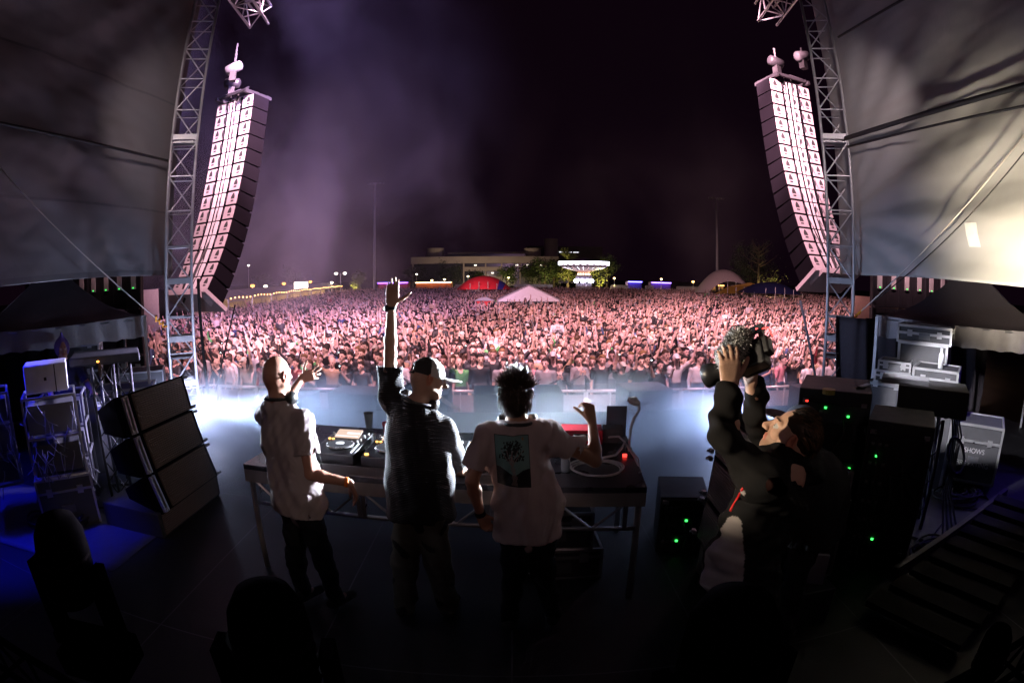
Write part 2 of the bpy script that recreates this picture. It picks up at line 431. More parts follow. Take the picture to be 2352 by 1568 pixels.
    cols = {1: SK, 2: [(.02, .013, .01), (.06, .03, .015), (.18, .11, .05), (.012, .01, .01)][r.randrange(4)], 3: (.05, .03, .03), 4: (.35, .12, .11), 0: (1, 1, 1), 5: (.03, .03, .035), 6: (.04, .045, .07)}
    if caph and r.random() < .5: cols[5] = (.55, .52, .5)
    V, F = surf(P, .0135 if i < 24 else .02)
    c = colour(V, P, cols)
    # mask: clothes labelled 0 get alpha 0
    lab = colour(V, P, {k: (k, 0, 0) for k in cols})[:, 0]
    # soften region edges slightly is unnecessary at this size
    c4 = np.concatenate([c, np.where(lab < .5, 0, 1)[:, None]], 1)
    me = npmesh('person', V, F, M_crowd, c4)
    desc = dict(fem=fem, cap=caph, bare=bare, pose=pose, long=long)
    return me, desc
NP = 24
PROTO = [crowd_proto(i) for i in range(NP)]
TINTS = [('black', (.010, .010, .012), 66), ('charcoal', (.04, .04, .045), 14), ('white', (.5, .48, .5), 13), ('grey', (.22, .21, .22), 8), ('navy', (.03, .045, .12), 6), ('red', (.25, .04, .05), 2), ('blue', (.08, .13, .26), 3), ('tan', (.38, .26, .17), 5), ('pink', (.6, .25, .3), 3), ('green', (.1, .36, .12), 2)]
def pick(r=rnd):
    t = r.random() * sum(q[2] for q in TINTS)
    for q in TINTS:
        t -= q[2]
        if t < 0: return q
    return TINTS[0]
def skin(r=rnd):
    k = r.uniform(.55, 1.25); return (k, k * r.uniform(.9, 1.02), k * r.uniform(.88, 1.02))
POSE = {0: 'with arms down', 1: 'with both arms up', 2: 'with one arm up', 3: 'with hands at chest', 4: 'leaning on forearms', 5: 'with arms thrown up', 6: 'with one arm up', 8: 'with one hand held up', 7: 'with one hand forward'}
ROWN = ['front', 'second', 'third', 'fourth', 'fifth', 'sixth', 'seventh', 'eighth', 'ninth']
ORD = ['leftmost', 'second from left', 'third from left', 'fourth from left', 'fifth from left', 'sixth from left', 'seventh from left', 'eighth from left', 'ninth from left', 'tenth from left'] + ['%s from left' % w for w in 'eleventh twelfth thirteenth fourteenth fifteenth sixteenth seventeenth eighteenth nineteenth twentieth twenty-first twenty-second twenty-third twenty-fourth twenty-fifth twenty-sixth twenty-seventh twenty-eighth twenty-ninth thirtieth thirty-first thirty-second thirty-third thirty-fourth thirty-fifth thirty-sixth thirty-seventh thirty-eighth thirty-ninth fortieth forty-first forty-second forty-third forty-fourth forty-fifth forty-sixth'.split()]
sources = {}
total = 0
for row in range(7):
    y = 13.35 + row * .58; half_w = 10.6 + row * .45
    n = 42 + (1 if row % 2 else 0)
    for k in range(n):
        x = -half_w + 2 * half_w * (k + .5) / n + rnd.uniform(-.09, .09)
        i = rnd.randrange(NP)
        if row == 0 and rnd.random() < .5: i = [1, 4, 10, 15, 20, 23][rnd.randrange(6)]
        if total < NP: i = total
        me, d = PROTO[i]
        o = bpy.data.objects.new('person', me); C.objects.link(o)
        o.location = (x, y + rnd.uniform(-.07, .07), 0); s = rnd.uniform(.98, 1.13); o.scale = (s, s, s)
        o.rotation_euler = (0, 0, math.atan2(-x, y) * -.7 + rnd.uniform(-.3, .3))
        tn, tc, _ = pick(); o['tint'] = tc; o['skin'] = skin()
        hair = 'long hair' if d['fem'] else ('a cap' if d['cap'] else ('a bald head' if d['bare'] else 'short hair'))
        tag(o, f"{tn} top, {hair}, {POSE[d['pose']].replace('with ', '')}, {ORD[k]} in {ROWN[row]} crowd row", 'person', 'people standing in the crowd behind the barrier')
        if i not in sources: sources[i] = o
        if d['pose'] == 8 and rnd.random() < .5:
            wv_ = .155 if d['fem'] else .19; p_ = Matrix.LocRotScale(o.location, o.rotation_euler, o.scale) @ Vector((wv_ - .01, -.395, 1.665))
            ph = empty('phone', p_, f'lit phone held up by the person {ORD[k]}, {ROWN[row]} crowd row', 'phone', 'phones held up in the crowd', o.rotation_euler.z)
            boxo('phone_body', p_, (.075, .010, .15), M_dark, ph, o.rotation_euler.z); q_ = MB().box(p_ + Matrix.Rotation(o.rotation_euler.z, 3, 'Z') @ Vector((0, -.007, .05)), (.02, .004, .02)).build('torch', glow('phone_torch', (.75, .95, 1), 14), ph)
        total += 1
# ---- the rest of the crowd, beyond counting: one object, people set on points
stall = lambda y: -30 - (y - 40) * .02 if y > 40 else -8 - (y - 10) * .75
pts = []; tints = []; skins = []; rots = []; idx = []; scl = []
y = 17.4
while y < 104:
    dens = .42 + (y - 17) * .0022
    xl = max(-(14.0 + (y - 17) * .93), -(23.2 + max(0, y - 41) * .145)); xr = min(15 + (y - 17) * .85, 52) if y < 70 else 60
    x = xl
    while x < xr:
        px, py = x + rnd.uniform(-.2, .2), y + rnd.uniform(-.25, .25)
        x += dens * rnd.uniform(.7, 1.3)
        inside = any(abs(px - a) < w and abs(py - b) < dd for a, b, w, dd in ((1.0, 46.6, 4.6, 3.2), (-3.3, 85, 5.4, 3.6), (30.8, 78, 4.4, 4), (36.5, 76, 6, 3.6)))
        if inside: continue
        clump = mnoise.noise(Vector((px * .12, py * .12, 3)))
        if y > 60 and clump < -.38: continue
        pts.append((px, py, 0 if rnd.random() > .012 else .45)); tints.append(pick()[1]); skins.append(skin())
        rots.append((0, 0, math.atan2(-px, py) * -.9 + rnd.gauss(0, .5))); idx.append(rnd.randrange(len(sources))); scl.append(rnd.uniform(.9, 1.1))
    y += dens * 1.12
me = bpy.data.meshes.new('crowd'); me.from_pydata(pts, [], [])
for nm, ty, key, val in (('tint', 'FLOAT_VECTOR', 'vector', tints), ('skin', 'FLOAT_VECTOR', 'vector', skins), ('rot', 'FLOAT_VECTOR', 'vector', rots), ('scl', 'FLOAT', 'value', scl), ('idx', 'INT', 'value', idx)):
    a = me.attributes.new(nm, ty, 'POINT'); a.data.foreach_set(key, np.array(val).ravel())
crowd = bpy.data.objects.new('crowd', me); C.objects.link(crowd)
tag(crowd, 'packed festival crowd filling the field behind the first rows', 'crowd', kind='stuff')
ng = bpy.data.node_groups.new('crowd_nodes', 'GeometryNodeTree')
ng.interface.new_socket('Geometry', in_out='INPUT', socket_type='NodeSocketGeometry')
ng.interface.new_socket('Geometry', in_out='OUTPUT', socket_type='NodeSocketGeometry')
gi = ng.nodes.new('NodeGroupInput'); go = ng.nodes.new('NodeGroupOutput')
iop = ng.nodes.new('GeometryNodeInstanceOnPoints'); iop.inputs['Pick Instance'].default_value = True
jn = ng.nodes.new('GeometryNodeJoinGeometry')
for i in sorted(sources, reverse=True):
    oi = ng.nodes.new('GeometryNodeObjectInfo'); oi.transform_space = 'ORIGINAL'; oi.inputs[0].default_value = sources[i]
    oi.inputs['As Instance'].default_value = True; ng.links.new(oi.outputs['Geometry'], jn.inputs[0])
def nattr(name, ty):
    a = ng.nodes.new('GeometryNodeInputNamedAttribute'); a.data_type = ty; a.inputs[0].default_value = name; return a.outputs['Attribute']
ng.links.new(gi.outputs[0], iop.inputs['Points']); ng.links.new(jn.outputs[0], iop.inputs['Instance'])
ng.links.new(nattr('idx', 'INT'), iop.inputs['Instance Index']); ng.links.new(nattr('rot', 'FLOAT_VECTOR'), iop.inputs['Rotation'])
ng.links.new(nattr('scl', 'FLOAT'), iop.inputs['Scale']); ng.links.new(iop.outputs[0], go.inputs[0])
crowd.modifiers.new('crowd', 'NODES').node_group = ng
print('crowd', total, len(pts))

for (x, y, l, tn) in ((11.6, 27.5, 'person in white lifted above the crowd right of the filming hand', (.6, .58, .6)), (-15.2, 24.5, 'person in pale vest lifted above the crowd by the left tower', (.5, .4, .4)), (4.2, 52, 'person in black raised above the crowd right of the white marquee', (.015, .015, .02))):
    o = bpy.data.objects.new('person', PROTO[16 if x < 0 else 4][0]); C.objects.link(o); o.location = (x, y, .55); o.rotation_euler = (0, 0, -.4 * x / y * 2); o['tint'] = tn; o['skin'] = (1.1, 1.1, 1.1); tag(o, l, 'person')
# ================================================================ STAGE
def deck_material():
    m = mat('stage_deck', (.005, .005, .007), .6, var=.5, scale=1.5, bump=.12, bscale=60)
    n = m.node_tree.nodes; l = m.node_tree.links; b = n['Principled BSDF']
    tc = n.new('ShaderNodeTexCoord'); br = n.new('ShaderNodeTexBrick'); br.offset = 0
    br.inputs['Scale'].default_value = 1; br.inputs['Brick Width'].default_value = 1.22; br.inputs['Row Height'].default_value = 2.44; br.inputs['Mortar Size'].default_value = .006
    br.inputs['Color1'].default_value = br.inputs['Color2'].default_value = (1, 1, 1, 1); br.inputs['Mortar'].default_value = (11, 10, 9, 1)
    l.new(tc.outputs['Object'], br.inputs['Vector'])
    old = b.inputs['Base Color'].links[0].from_socket; mx = n.new('ShaderNodeMix'); mx.data_type = 'RGBA'; mx.blend_type = 'MULTIPLY'; mx.inputs[0].default_value = 1
    l.new(old, mx.inputs[6]); l.new(br.outputs[0], mx.inputs[7]); l.new(mx.outputs[2], b.inputs['Base Color'])
    return m
M_deck = deck_material()
MB().box((0, 2.4, ST - .15), (19, 12.9, .3)).build('stage_floor', M_deck); tag(bpy.data.objects['stage_floor'], kind='structure')
MB().box((0, 8.80, .62), (19, .04, 1.3)).build('stage_skirt', M_black); tag(bpy.data.objects['stage_skirt'], 'black skirt hanging under the front edge of the stage', 'skirt')

# ---- truss pieces
def lattice(mb, a, b, w, x, y, seg, r, alt=False):
    a = Vector(a); b = Vector(b); x = Vector(x).normalized() * w / 2; y = Vector(y).normalized() * w / 2
    n = max(1, round((b - a).length / seg)); c = [(-1, -1), (1, -1), (1, 1), (-1, 1)]
    for i in range(n):
        p = a.lerp(b, i / n); q = a.lerp(b, (i + 1) / n)
        for k in range(4):
            k2 = (k + 1) % 4
            A = p + x * c[k][0] + y * c[k][1]; B = q + x * c[k2][0] + y * c[k2][1]
            if (i + k) % 2: A = p + x * c[k2][0] + y * c[k2][1]; B = q + x * c[k][0] + y * c[k][1]
            mb.bar(A, B, r, 5); mb.bar(p + x * c[k][0] + y * c[k][1], p + x * c[k2][0] + y * c[k2][1], r, 5)
def truss(name, a, b, w, x, y, label, cat='truss', seg=.55, m=None, r=.024, rl=.013, parent=None, group=None):
    m = m or M_steel; root = parent or empty(name, a, label, cat, group); X = Vector(x).normalized() * w / 2; Y = Vector(y).normalized() * w / 2
    for cx, cy in ((-1, -1), (1, -1), (1, 1), (-1, 1)):
        MB().bar(Vector(a) + X * cx + Y * cy, Vector(b) + X * cx + Y * cy, r, 8).build('chord', m, root, smooth=True)
    l_ = MB(); lattice(l_, a, b, w, x, y, seg, rl); l_.build('lattice', m, root)
    return root
for s in (-1, 1):
    side = 'left' if s < 0 else 'right'
    tx, ty = (-5.27, 7.30) if s < 0 else (5.19, 7.32)
    d = Vector((s * .82, -.57 * 1, 0)); e = Vector((.57, .82 * s, 0)) if s > 0 else Vector((.57, .82, 0)) * 1
    d = Vector((.82, s * -.57, 0)); e = Vector((-d.y, d.x, 0))
    t = truss('truss_tower', (tx, ty, .05), (tx, ty, 10.6), .44, d, e, f'tall square steel truss tower beside the {side} hanging speaker array', 'truss tower')
    for z in (2.35, 3.05, 3.95, 6.25): 
        q = MB()
        for k in (-1, 1): q.box((Vector((tx, ty, z)) + e * .21 * k), (.46, .05, .09), math.atan2(d.y, d.x)).box((Vector((tx, ty, z)) + d * .21 * k), (.05, .37, .085), math.atan2(d.y, d.x))
        q.build('splice_collar', M_steel, t)
    boxo('base_plate', (tx, ty, .03), (.8, .8, .05), M_steel, t)
    for z in (2.05, 2.75): boxo('ladder_platform', (tx, ty, z), (.5, .42, .03), M_grey, t, math.atan2(d.y, d.x))
    # overhang truss the array hangs from
    ax0, ay0 = (-5.15, 6.6) if s < 0 else (5.2, 6.6)
    ax1, ay1 = (-5.62, 10.1) if s < 0 else (5.62, 9.95)
    top_z = 9.95
    truss('overhang_truss', (ax0, ay0, top_z), (ax1, ay1, top_z), .48, (1, 0, 0), (0, 0, 1), f'bright roof truss jutting out above the {side} hanging speaker array', 'truss', .6, M_alu, .03, .018)
    # ---- line array
    al = R(15 if s < 0 else 9) * -s
    a = Vector((math.sin(al), math.cos(al), 0)); sd = Vector((a.y, -a.x, 0))
    top = Vector((-6.62, 11.18, 8.36)) if s < 0 else Vector((6.68, 11.14, 8.80))
    la = empty('line_array', top, f'curved hanging column of {"fourteen" if s < 0 else "fourteen"} speaker boxes at the {side} of the stage', 'speaker array')
    M_rear = mat('speaker_rear', (.33, .29, .30), .45, var=.12, scale=5)
    M_sp = mat('speaker_shell', (.004, .0035, .005), .85, spec=.03, bump=.1, bscale=90)
    p = top.copy(); tl = R(1)
    N = 14; H = .345
    for k in range(N):
        tl += R(.7 + k * .27)
        f = a * math.cos(tl) - Vector((0, 0, 1)) * math.sin(tl); u = sd.cross(f) * 1.0
        if u.z < 0: u = -u
        c = p - u * H / 2 + f * .30; Mx = Matrix((sd, f, u)).transposed()
        b = MB().box(c, (1.30, .56, H - .022), M=Mx).build('speaker_box', M_sp, la)
        back = p - u * H / 2 + f * .02
        pn = MB()
        for q in (-1, 1):
            pn.box(back + sd * .46 * q - f * .012, (.33, .02, H - .05), M=Mx)
        pn.build('rear_panel', M_rear, b)
        pc = MB()
        for q, w in ((-.155, .10), (.0, .06), (.135, .11)): pc.box(back + sd * q - f * .010, (w, .02, H - .03), M=Mx)
        pc.build('amplifier_plate', mat('amp_plate', (.6, .57, .58), .35, .2), b)
        hh = MB()
        for q in (-1, 1):
            cc = back + sd * .49 * q - f * .026
            tri = [(-.06, -.02), (.06, -.02), (.055, .035), (.02, .115), (-.015, .12), (-.055, .04)]
            hh.add([cc + sd * x_ + u * z_ for x_, z_ in tri] + [cc + f * .006 + sd * x_ + u * z_ for x_, z_ in tri], [tuple(range(6))] + [(i, (i + 1) % 6, (i + 1) % 6 + 6, i + 6) for i in range(6)])
            hh.box(cc - u * .07, (.085, .006, .03), M=Mx)
        hh.build('handle', M_rubber, b, whole=True)
        lt = MB()
        for q in (-.27, .27, .07): lt.box(back + sd * q - f * .02, (.02, .035, .11), M=Mx); lt.bar(back + sd * q + u * .1 - f * .04, back + sd * (q + .05) - u * .1 - f * .05, .007, 5)
        lt.build('rigging_link', M_dark, b)
        p = p - u * H
    cb = MB()
    cb.tube([top + sd * .08 + Vector((0, 0, .2)), p + sd * .08 + u * 2.4 - f * .09, p + sd * .05 + u * .6 - f * .1, p + sd * .0 - Vector((0, 0, .3)) - a * .2], .028, 6); cb.tube([top - sd * .16 + Vector((0, 0, .2)), p - sd * .16 + u * 2.2 - f * .07, p - sd * .18 + u * .5 - f * .08], .016, 6); cb.build('cable_loom', M_rubber, la)
    # bumper frame and lower sling panel
    fr = MB()
    for q in (-.5, .5): fr.box(top + sd * q + a * .3 + Vector((0, 0, .06)), (.07, 1.0, .09), M=Matrix((sd, a, Vector((0, 0, 1)))).transposed())
    for q in (-.1, .3, .7): fr.box(top + a * q + Vector((0, 0, .10)), (1.0, .07, .07), M=Matrix((sd, a, Vector((0, 0, 1)))).transposed())
    for q in (-.45, .45): fr.bar(top + sd * q - a * .15 + Vector((0, 0, .1)), top + sd * q * .3 + a * .3 + Vector((0, 0, .36)), .028)
    fr.build('flying_frame', M_dark, la)
    MB().box(p + f * .32 - u * .07, (1.42, .8, .09), M=Mx).box(p + f * .1 - u * .16 , (1.2, .5, .1), M=Mx).build('underhung_frame', M_rear, la)
    for q, nm in ((0, 1), (1, 2)):
        hp = top + a * (.1 - .5 * q) + sd * (-.28 + .5 * q) + Vector((0, 0, .52 + q * .14))
        h = empty('chain_hoist', hp, f'{"upright" if q == 0 else "tilted"} motor hoist on a chain above the {side} speaker array', 'chain hoist', 'chain hoists over the arrays')
        ax_ = Vector((1, .2, .35 * (1 if q else -.3)))
        MB().lathe(hp - ax_.normalized() * .22, [(.08, 0), (.13, .03), (.14, .2), (.13, .4), (.07, .44)], 14, ax_).build('motor', M_grey if q else M_dark, h, smooth=True)
        MB().box(hp - Vector((0, 0, .2)), (.16, .16, .3), .4).build('chain_bag', M_black, h)
        ch = MB()
        tz = top_z - .3; nl = int((tz - hp.z) / .055)
        for i in range(nl): ch.box(hp + Vector((0, 0, .1 + i * .055)), (.045 if i % 2 else .016, .016 if i % 2 else .045, .05))
        ch.build('chain', M_alu, h)
# ---- fabric wing walls
def sheet(name, m, fn, nu, nv, label, cat, parent=None, th=.0):
    V = [fn(i / nu, j / nv) for j in range(nv + 1) for i in range(nu + 1)]; q = nu + 1
    F = [(j * q + i, j * q + i + 1, (j + 1) * q + i + 1, (j + 1) * q + i) for j in range(nv) for i in range(nu)]
    o = MB().add(V, F).build(name, m, parent, smooth=True)
    md = o.modifiers.new('thick', 'SOLIDIFY'); md.thickness = .008
    return tag(o, label, cat) if label else o
M_vinyl_dim = mat('dim_grey_vinyl', (.17, .16, .165), .42, var=.10, scale=.7, bump=.25, bscale=7)  # same vinyl as the right sheet, dimness put into its colour
M_vinyl_lit = mat('lit_grey_vinyl', (.34, .33, .31), .38, var=.10, scale=.7, bump=.25, bscale=7)  # paler copy of that vinyl, the light put into its colour
def wall_fn(s):
    X = -5.62 if s < 0 else 5.36
    def fn(u, v):
        y = -3.2 + u * 10.85; z = (4.04 if s < 0 else 4.03) + v * 9 + .03 * math.sin(u * 9)
        zz = v * 9
        # swags hanging from the cables, fans of creases from the tower side
        cable = 1.85 - .02 * y if s < 0 else 2.1 - .02 * y
        w = (.10 if s < 0 else .04) * abs(math.sin(math.pi * min(1, abs(zz - cable) / 2.2))) * (1 if zz < 6 else .6)
        ang = math.atan2(zz - (.9 if s > 0 else 5.5), (7.4 - y) + .3); rr = math.hypot(zz - .9, 7.4 - y)
        f = (.045 if s < 0 else .075) * math.sin(ang * 23 + 3 * mnoise.noise(Vector((y * .4, zz * .4, s)))) * min(1, rr * .35) * math.exp(-abs(ang) * 1.1)
        n_ = (.07 if s < 0 else .025) * mnoise.noise(Vector((y * .5, zz * .9, 4 + s))) + (.04 if s < 0 else .02) * mnoise.noise(Vector((y * 1.1 + zz, zz * 1.9, 9))) + .010 * mnoise.noise(Vector((y * 3 - zz * 4, zz * 2 + y, 5))) + .012 * mnoise.noise(Vector((y * 2 + zz * 2, zz * 7, 2)))
        g = .014 * math.exp(-((zz - cable) * 1.6) ** 2) * math.sin((y + zz * .7) * 9) * (1 if zz > cable else .3)
        out = w + f + n_ + g
        k_ = min(1, max(.0, (7.7 - y) / 1.6)); return (X + s * (.05 + out * k_), y, z)
    return fn
ww_ = (sheet('wing_wall', M_vinyl_dim, wall_fn(-1), 300, 220, 'dim grey vinyl sheet walling the left wing of the stage', 'fabric wall'), sheet('wing_wall', M_vinyl_lit, wall_fn(1), 300, 220, 'pale lit vinyl sheet walling the right wing of the stage', 'fabric wall'))
for s, wo in zip((-1, 1), ww_):
    f_ = wall_fn(s)
    for z0, hgt in ((.012, .07), (1.02, .035), (2.9, .035), (5.1, .04)):      # hem and welded seams
        V_ = []
        for i in range(301): V_ += [Vector(f_(i / 300, (z0 + b_) / 9)) - Vector((s * .006, 0, 0)) for b_ in (0, hgt)]
        MB().add(V_, [(2 * i, 2 * i + 1, 2 * i + 3, 2 * i + 2) for i in range(300)]).build('seam', mat('vinyl_seam_lit', (.24, .23, .23), .35) if s > 0 else mat('vinyl_seam_dim', (.12, .115, .12), .35), wo, smooth=True)  # seam tone repeats the lit and dim copies of the sheet
def cable(name, pts, r, m, label, cat='cable', group=None): return tag(MB().tube(pts, r, 6).build(name, m, smooth=True), label, cat, group)
def line(a, b, n=12, sag=.05): a = Vector(a); b = Vector(b); return [a.lerp(b, i / n) - Vector((0, 0, sag * 4 * (i / n) * (1 - i / n))) for i in range(n + 1)]
cable('strap', line((-5.5, -.5, 5.75), (-5.46, 7.2, 5.90), sag=.02), .022, M_black, 'black strap stretched across the left vinyl wall', 'strap')
cable('strap', line((5.22, 7.05, 6.22), (5.2, -.5, 6.05), sag=.02), .036, M_black, 'thick black strap crossing the right vinyl wall', 'strap')
cable('strap', line((5.22, 7.0, 6.07), (5.2, -.5, 5.72), sag=.0), .017, M_black, 'thin lower strap crossing the right vinyl wall', 'strap')
cable('strap', line((5.22, 6.8, 7.95), (5.2, 2.5, 7.75), sag=.0), .02, M_black, 'upper black strap near the top of the right wall', 'strap')
M_rope = mat('pale_rope', (.55, .5, .45), .8)
M_or = mat('orange_webbing', (.85, .35, .03), .6)
def guy(a, b, label, m=M_rope): 
    e = empty('guy_rope', a, label, 'rope'); MB().tube(line(a, b, 10, .01), .009, 6).build('rope', m, e, smooth=True)
    b = Vector(b); d = (Vector(a) - b).normalized(); mb = MB()
    for k in range(3): mb.tube([b + d * (.05 + .1 * k) + Vector((.03, 0, 0)), b + d * (.1 + .1 * k) - Vector((.03, .0, .03)), b + d * (.16 + .1 * k) + Vector((.02, 0, .02))], .018, 6)
    mb.build('ratchet_hook', M_or, e)
a_ = at(0, 385, X=-5.3); guy(a_, at(385, 752, D=8.6), 'pale guy rope ending at the orange hook on the left tower')
guy(at(2352, 310, X=5.0), at(1955, 735, D=8.9), 'pale guy rope ending at the orange hook on the right tower')
cable('rope', line(at(2352, 350, X=5.1), at(2010, 690, D=8.6)), .008, M_rubber, 'dark rope running beside the pale right guy rope', 'rope')
cable('pole', [at(1882, 925, Y=8.6), at(1838, 690, Y=8.6)], .024, mat('blue_grey_pole', (.18, .26, .32), .4), 'blue grey pole leaning in front of the right tower', 'pole')
for p_, q_, l_ in (((478, 905), (455, 640), 'thick black cable drop beside the left tower'), ((495, 900), (540, 700), 'thin black cable drop under the left speaker array')):
    cable('cable_drop', line(at(*p_, Y=8.3), at(*q_, Y=8.6)), .03 if 'thick' in l_ else .016, M_rubber, l_)
wf_ = wall_fn(1); V_ = [Vector(wf_((4.37 + a * .11 + 3.2) / 10.85, (.42 + b * .14) / 9)) - Vector((.022, 0, 0)) for b in range(3) for a in range(3)]
MB().add(V_, [(j * 3 + i, j * 3 + i + 1, j * 3 + i + 4, j * 3 + i + 3) for j in range(2) for i in range(2)]).build('repair_patch', mat('patch_white', (.6, .6, .56), .4)); tag(bpy.data.objects['repair_patch'], 'small pale rectangular patch on the right vinyl wall', 'patch')
# ---- pop-up canopies beside the stage
def canopy(c0, d1, d2, z, side, L=3.0, zp=.95):
    c0 = Vector((*c0, 0)); d1 = Vector((*d1, 0)).normalized() * L; d2 = Vector((*d2, 0)).normalized() * L
    e = empty('canopy_tent', c0, f'dark pop-up canopy with grey valance at the {side} side of the stage', 'canopy')
    M_can = mat('canopy_cloth', (.09, .075, .085), .55, bump=.3, bscale=5); M_val = mat('valance_cloth', (.3, .28, .29), .6, bump=.3, bscale=9)
    cs = [c0, c0 + d1, c0 + d1 + d2, c0 + d2]; pk = c0 + (d1 + d2) / 2 + Vector((0, 0, z + zp)); N = 14; V = []; F = []
    for k in range(4):
        A, B = cs[k], cs[(k + 1) % 4]; base = len(V)
        for i in range(N + 1):
            t = i / N
            for j in range(N + 1):
                s_ = j / N; p = A.lerp(B, s_) * (1 - t) + Vector((pk.x, pk.y, 0)) * t
                h = z + zp * (t ** 1.7) + .02 * mnoise.noise(Vector((p.x * 2, p.y * 2, k))) - .05 * math.sin(math.pi * s_) * (1 - t)
                V.append((p.x, p.y, h))
        for i in range(N):
            for j in range(N): q = base + i * (N + 1) + j; F.append((q, q + 1, q + N + 2, q + N + 1))
    MB().add(V, F).build('roof', M_can, e, smooth=True)
    vb = MB(); V = []; F = []
    for k in range(4):
        A, B = cs[k], cs[(k + 1) % 4]; base = len(V)
        for i in range(31):
            p = A.lerp(B, i / 30); o = (p - (c0 + (d1 + d2) / 2)); o.z = 0; o = o.normalized() * (.02 + .02 * math.sin(i * 1.7)); sg = .05 * math.sin(math.pi * i / 30)
            V += [p + o + Vector((0, 0, z - sg)), p + o * 1.3 + Vector((0, 0, z - .3 - sg * .6 + .012 * math.sin(i * 2.1)))]
        for i in range(30): F.append((base + 2 * i, base + 2 * i + 1, base + 2 * i + 3, base + 2 * i + 2))
    vb.add(V, F).build('valance', M_val, e, smooth=True)
    for c in cs:
        MB().box(c * .985 + Vector((0, 0, (z + ST) / 2 - .02)), (.045, .045, z - ST), .6).build('leg', M_alu, e)
    sf = MB()
    for k in range(4): sf.bar(cs[k] + Vector((0, 0, z - .06)), cs[(k + 1) % 4] + Vector((0, 0, z - .06)), .016)
    sf.build('roof_frame', M_alu, e)
canopy((-5.12, 6.15), (-.66, -.75), (-.75, .66), 3.50, 'left')
canopy((5.12, 6.2), (.66, -.75), (.75, .66), 3.50, 'right')
# ---- side screens seen from behind
def led_screen(x0, n, y, side, z0=1.3, rows=3, zt=4.6):
    e = empty('video_screen', (x0, y, z0), f'back of the {side} video screen with rows of pale plates and green lights', 'video screen')
    M_pl = mat('module_plate', (.42, .42, .4), .35)
    for r in range(rows):
        for k in range(n):
            c = Vector((x0 + k * .5, y, z0 + .5 + r * 1.08)); b = boxo('screen_module', c, (.48, .1, 1.05), M_black, e)
            MB().box(c + Vector((0, -.065, .12)), (.15, .03, .42)).build('power_box', M_pl, b)
            MB().box(c + Vector((0, -.085, -.06)), (.035, .012, .02)).build('status_light', G_green, b)
    fr = MB()
    for k in range(0, n + 1, 2): fr.box((x0 - .25 + k * .5, y - .08, z0 + zt / 2 - 1), (.05, .05, zt + 1.4))
    for r in range(rows + 1): fr.box((x0 - .25 + n * .25, y - .14, z0 + r * 1.08 - .02), (n * .5, .05, .05))
    fr.build('screen_frame', M_dark, e)
led_screen(-13.2, 10, 10.1, 'left'); led_screen(8.75, 8, 10.6, 'right')
# ---- crowd barrier panels along the pit
M_bar = mat('barrier_aluminium', (.66, .64, .64), .35, .5, var=.15, scale=3)
M_bsh = mat('barrier_sheet', (.40, .36, .38), .5, .3, var=.15, scale=2)
first = None
for k in range(19):
    x = -11.1 + k * 1.23; y = 12.86
    if k == 0:
        e = empty('crowd_barrier', (x, y, 0)); e['group'] = 'barrier panels between the pit and the crowd'; e['category'] = 'barrier'
        MB().bar((x - .6, y, 1.1), (x + .6, y, 1.1), .038, 10).build('top_rail', M_bar, e, smooth=True)
        q = MB()
        for t in (-.59, .59, 0): q.box((x + t, y, .56), (.055 if t else .03, .06, 1.06))
        q.build('upright', M_bar, e)
        MB().box((x, y + .02, .6), (1.12, .012, .8)).build('sheet', M_bsh, e)
        MB().box((x, y + .35, .03), (1.18, 1.0, .03)).build('step_plate', M_bar, e)
        q = MB(); q.bar((x - .58, y - .02, .9), (x - .58, y - .7, .05), .022); q.bar((x + .58, y - .02, .9), (x + .58, y - .7, .05), .022); q.build('brace', M_bar, e)
        first = e
    else:
        e = copy_tree(first); e.location = (x, y, 0)
    e['label'] = f'shiny waist high barrier panel at the pit, {ORD[k]}'
# ---- subwoofers in the pit
M_sub = mat('sub_cabinet', (.03, .03, .035), .65, bump=.2, bscale=70)
for k, (x, w, zt, nm) in enumerate(((-4.45, .9, 1.60, 'leftmost'), (-3.0, 1.0, 1.72, 'left of centre'), (-1.75, 1.15, 1.74, 'behind the capped performer'), (.1, 1.65, 1.76, 'centre'), (2.55, .9, 1.80, 'right of centre'), (6.7, 1.3, 1.7, 'rightmost'))):
    e = empty('subwoofer', (x, 10.0, 0), f'black bass speaker cabinet in the pit, {nm}', 'subwoofer', 'bass cabinets in the pit')
    boxo('cabinet', (x, 10.0, zt / 2), (w, .8, zt), M_sub, e, .06 * (k - 2), bevel=.015)
    MB().box((x, 9.58, zt - .28), (.12, .03, .03)).box((x, 9.58, zt * .45), (.4, .03, .28)).build('handle', M_grey, e)

# ================================================================ DJ BOOTH
TZ = 2.50
M_top = mat('table_top', (.035, .035, .045), .28, var=.3, scale=3, bump=.06, bscale=90)
tb = empty('booth_table', (-.57, 3.5, ST), 'long truss framed table with black top carrying the players', 'table')
x0, x1, y0, y1 = -2.03, .90, 3.35, 4.55
MB().box(((x0 + x1) / 2, (y0 + y1) / 2, TZ), (x1 - x0, y1 - y0, .04)).build('table_top', M_top, tb)
M_rail = mat('booth_rail', (.38, .33, .30), .45, .2, var=.25, scale=6)
rb = MB()
for yy in (y0 + .02, y1 - .02): rb.box(((x0 + x1) / 2, yy, TZ - .07), (x1 - x0, .04, .10))
for xx in (x0 + .02, x1 - .02): rb.box((xx, (y0 + y1) / 2, TZ - .07), (.04, y1 - y0 - .08, .10))
rb.build('top_rail', M_rail, tb)
lw = MB(); lz = TZ - .30
for yy in (y0 + .03,): lw.bar((x0 + .05, yy, lz), (x1 - .05, yy, lz), .017, 8)
lw.build('lower_rail', M_edge, tb, smooth=True)
dg_ = MB(); nseg = 3
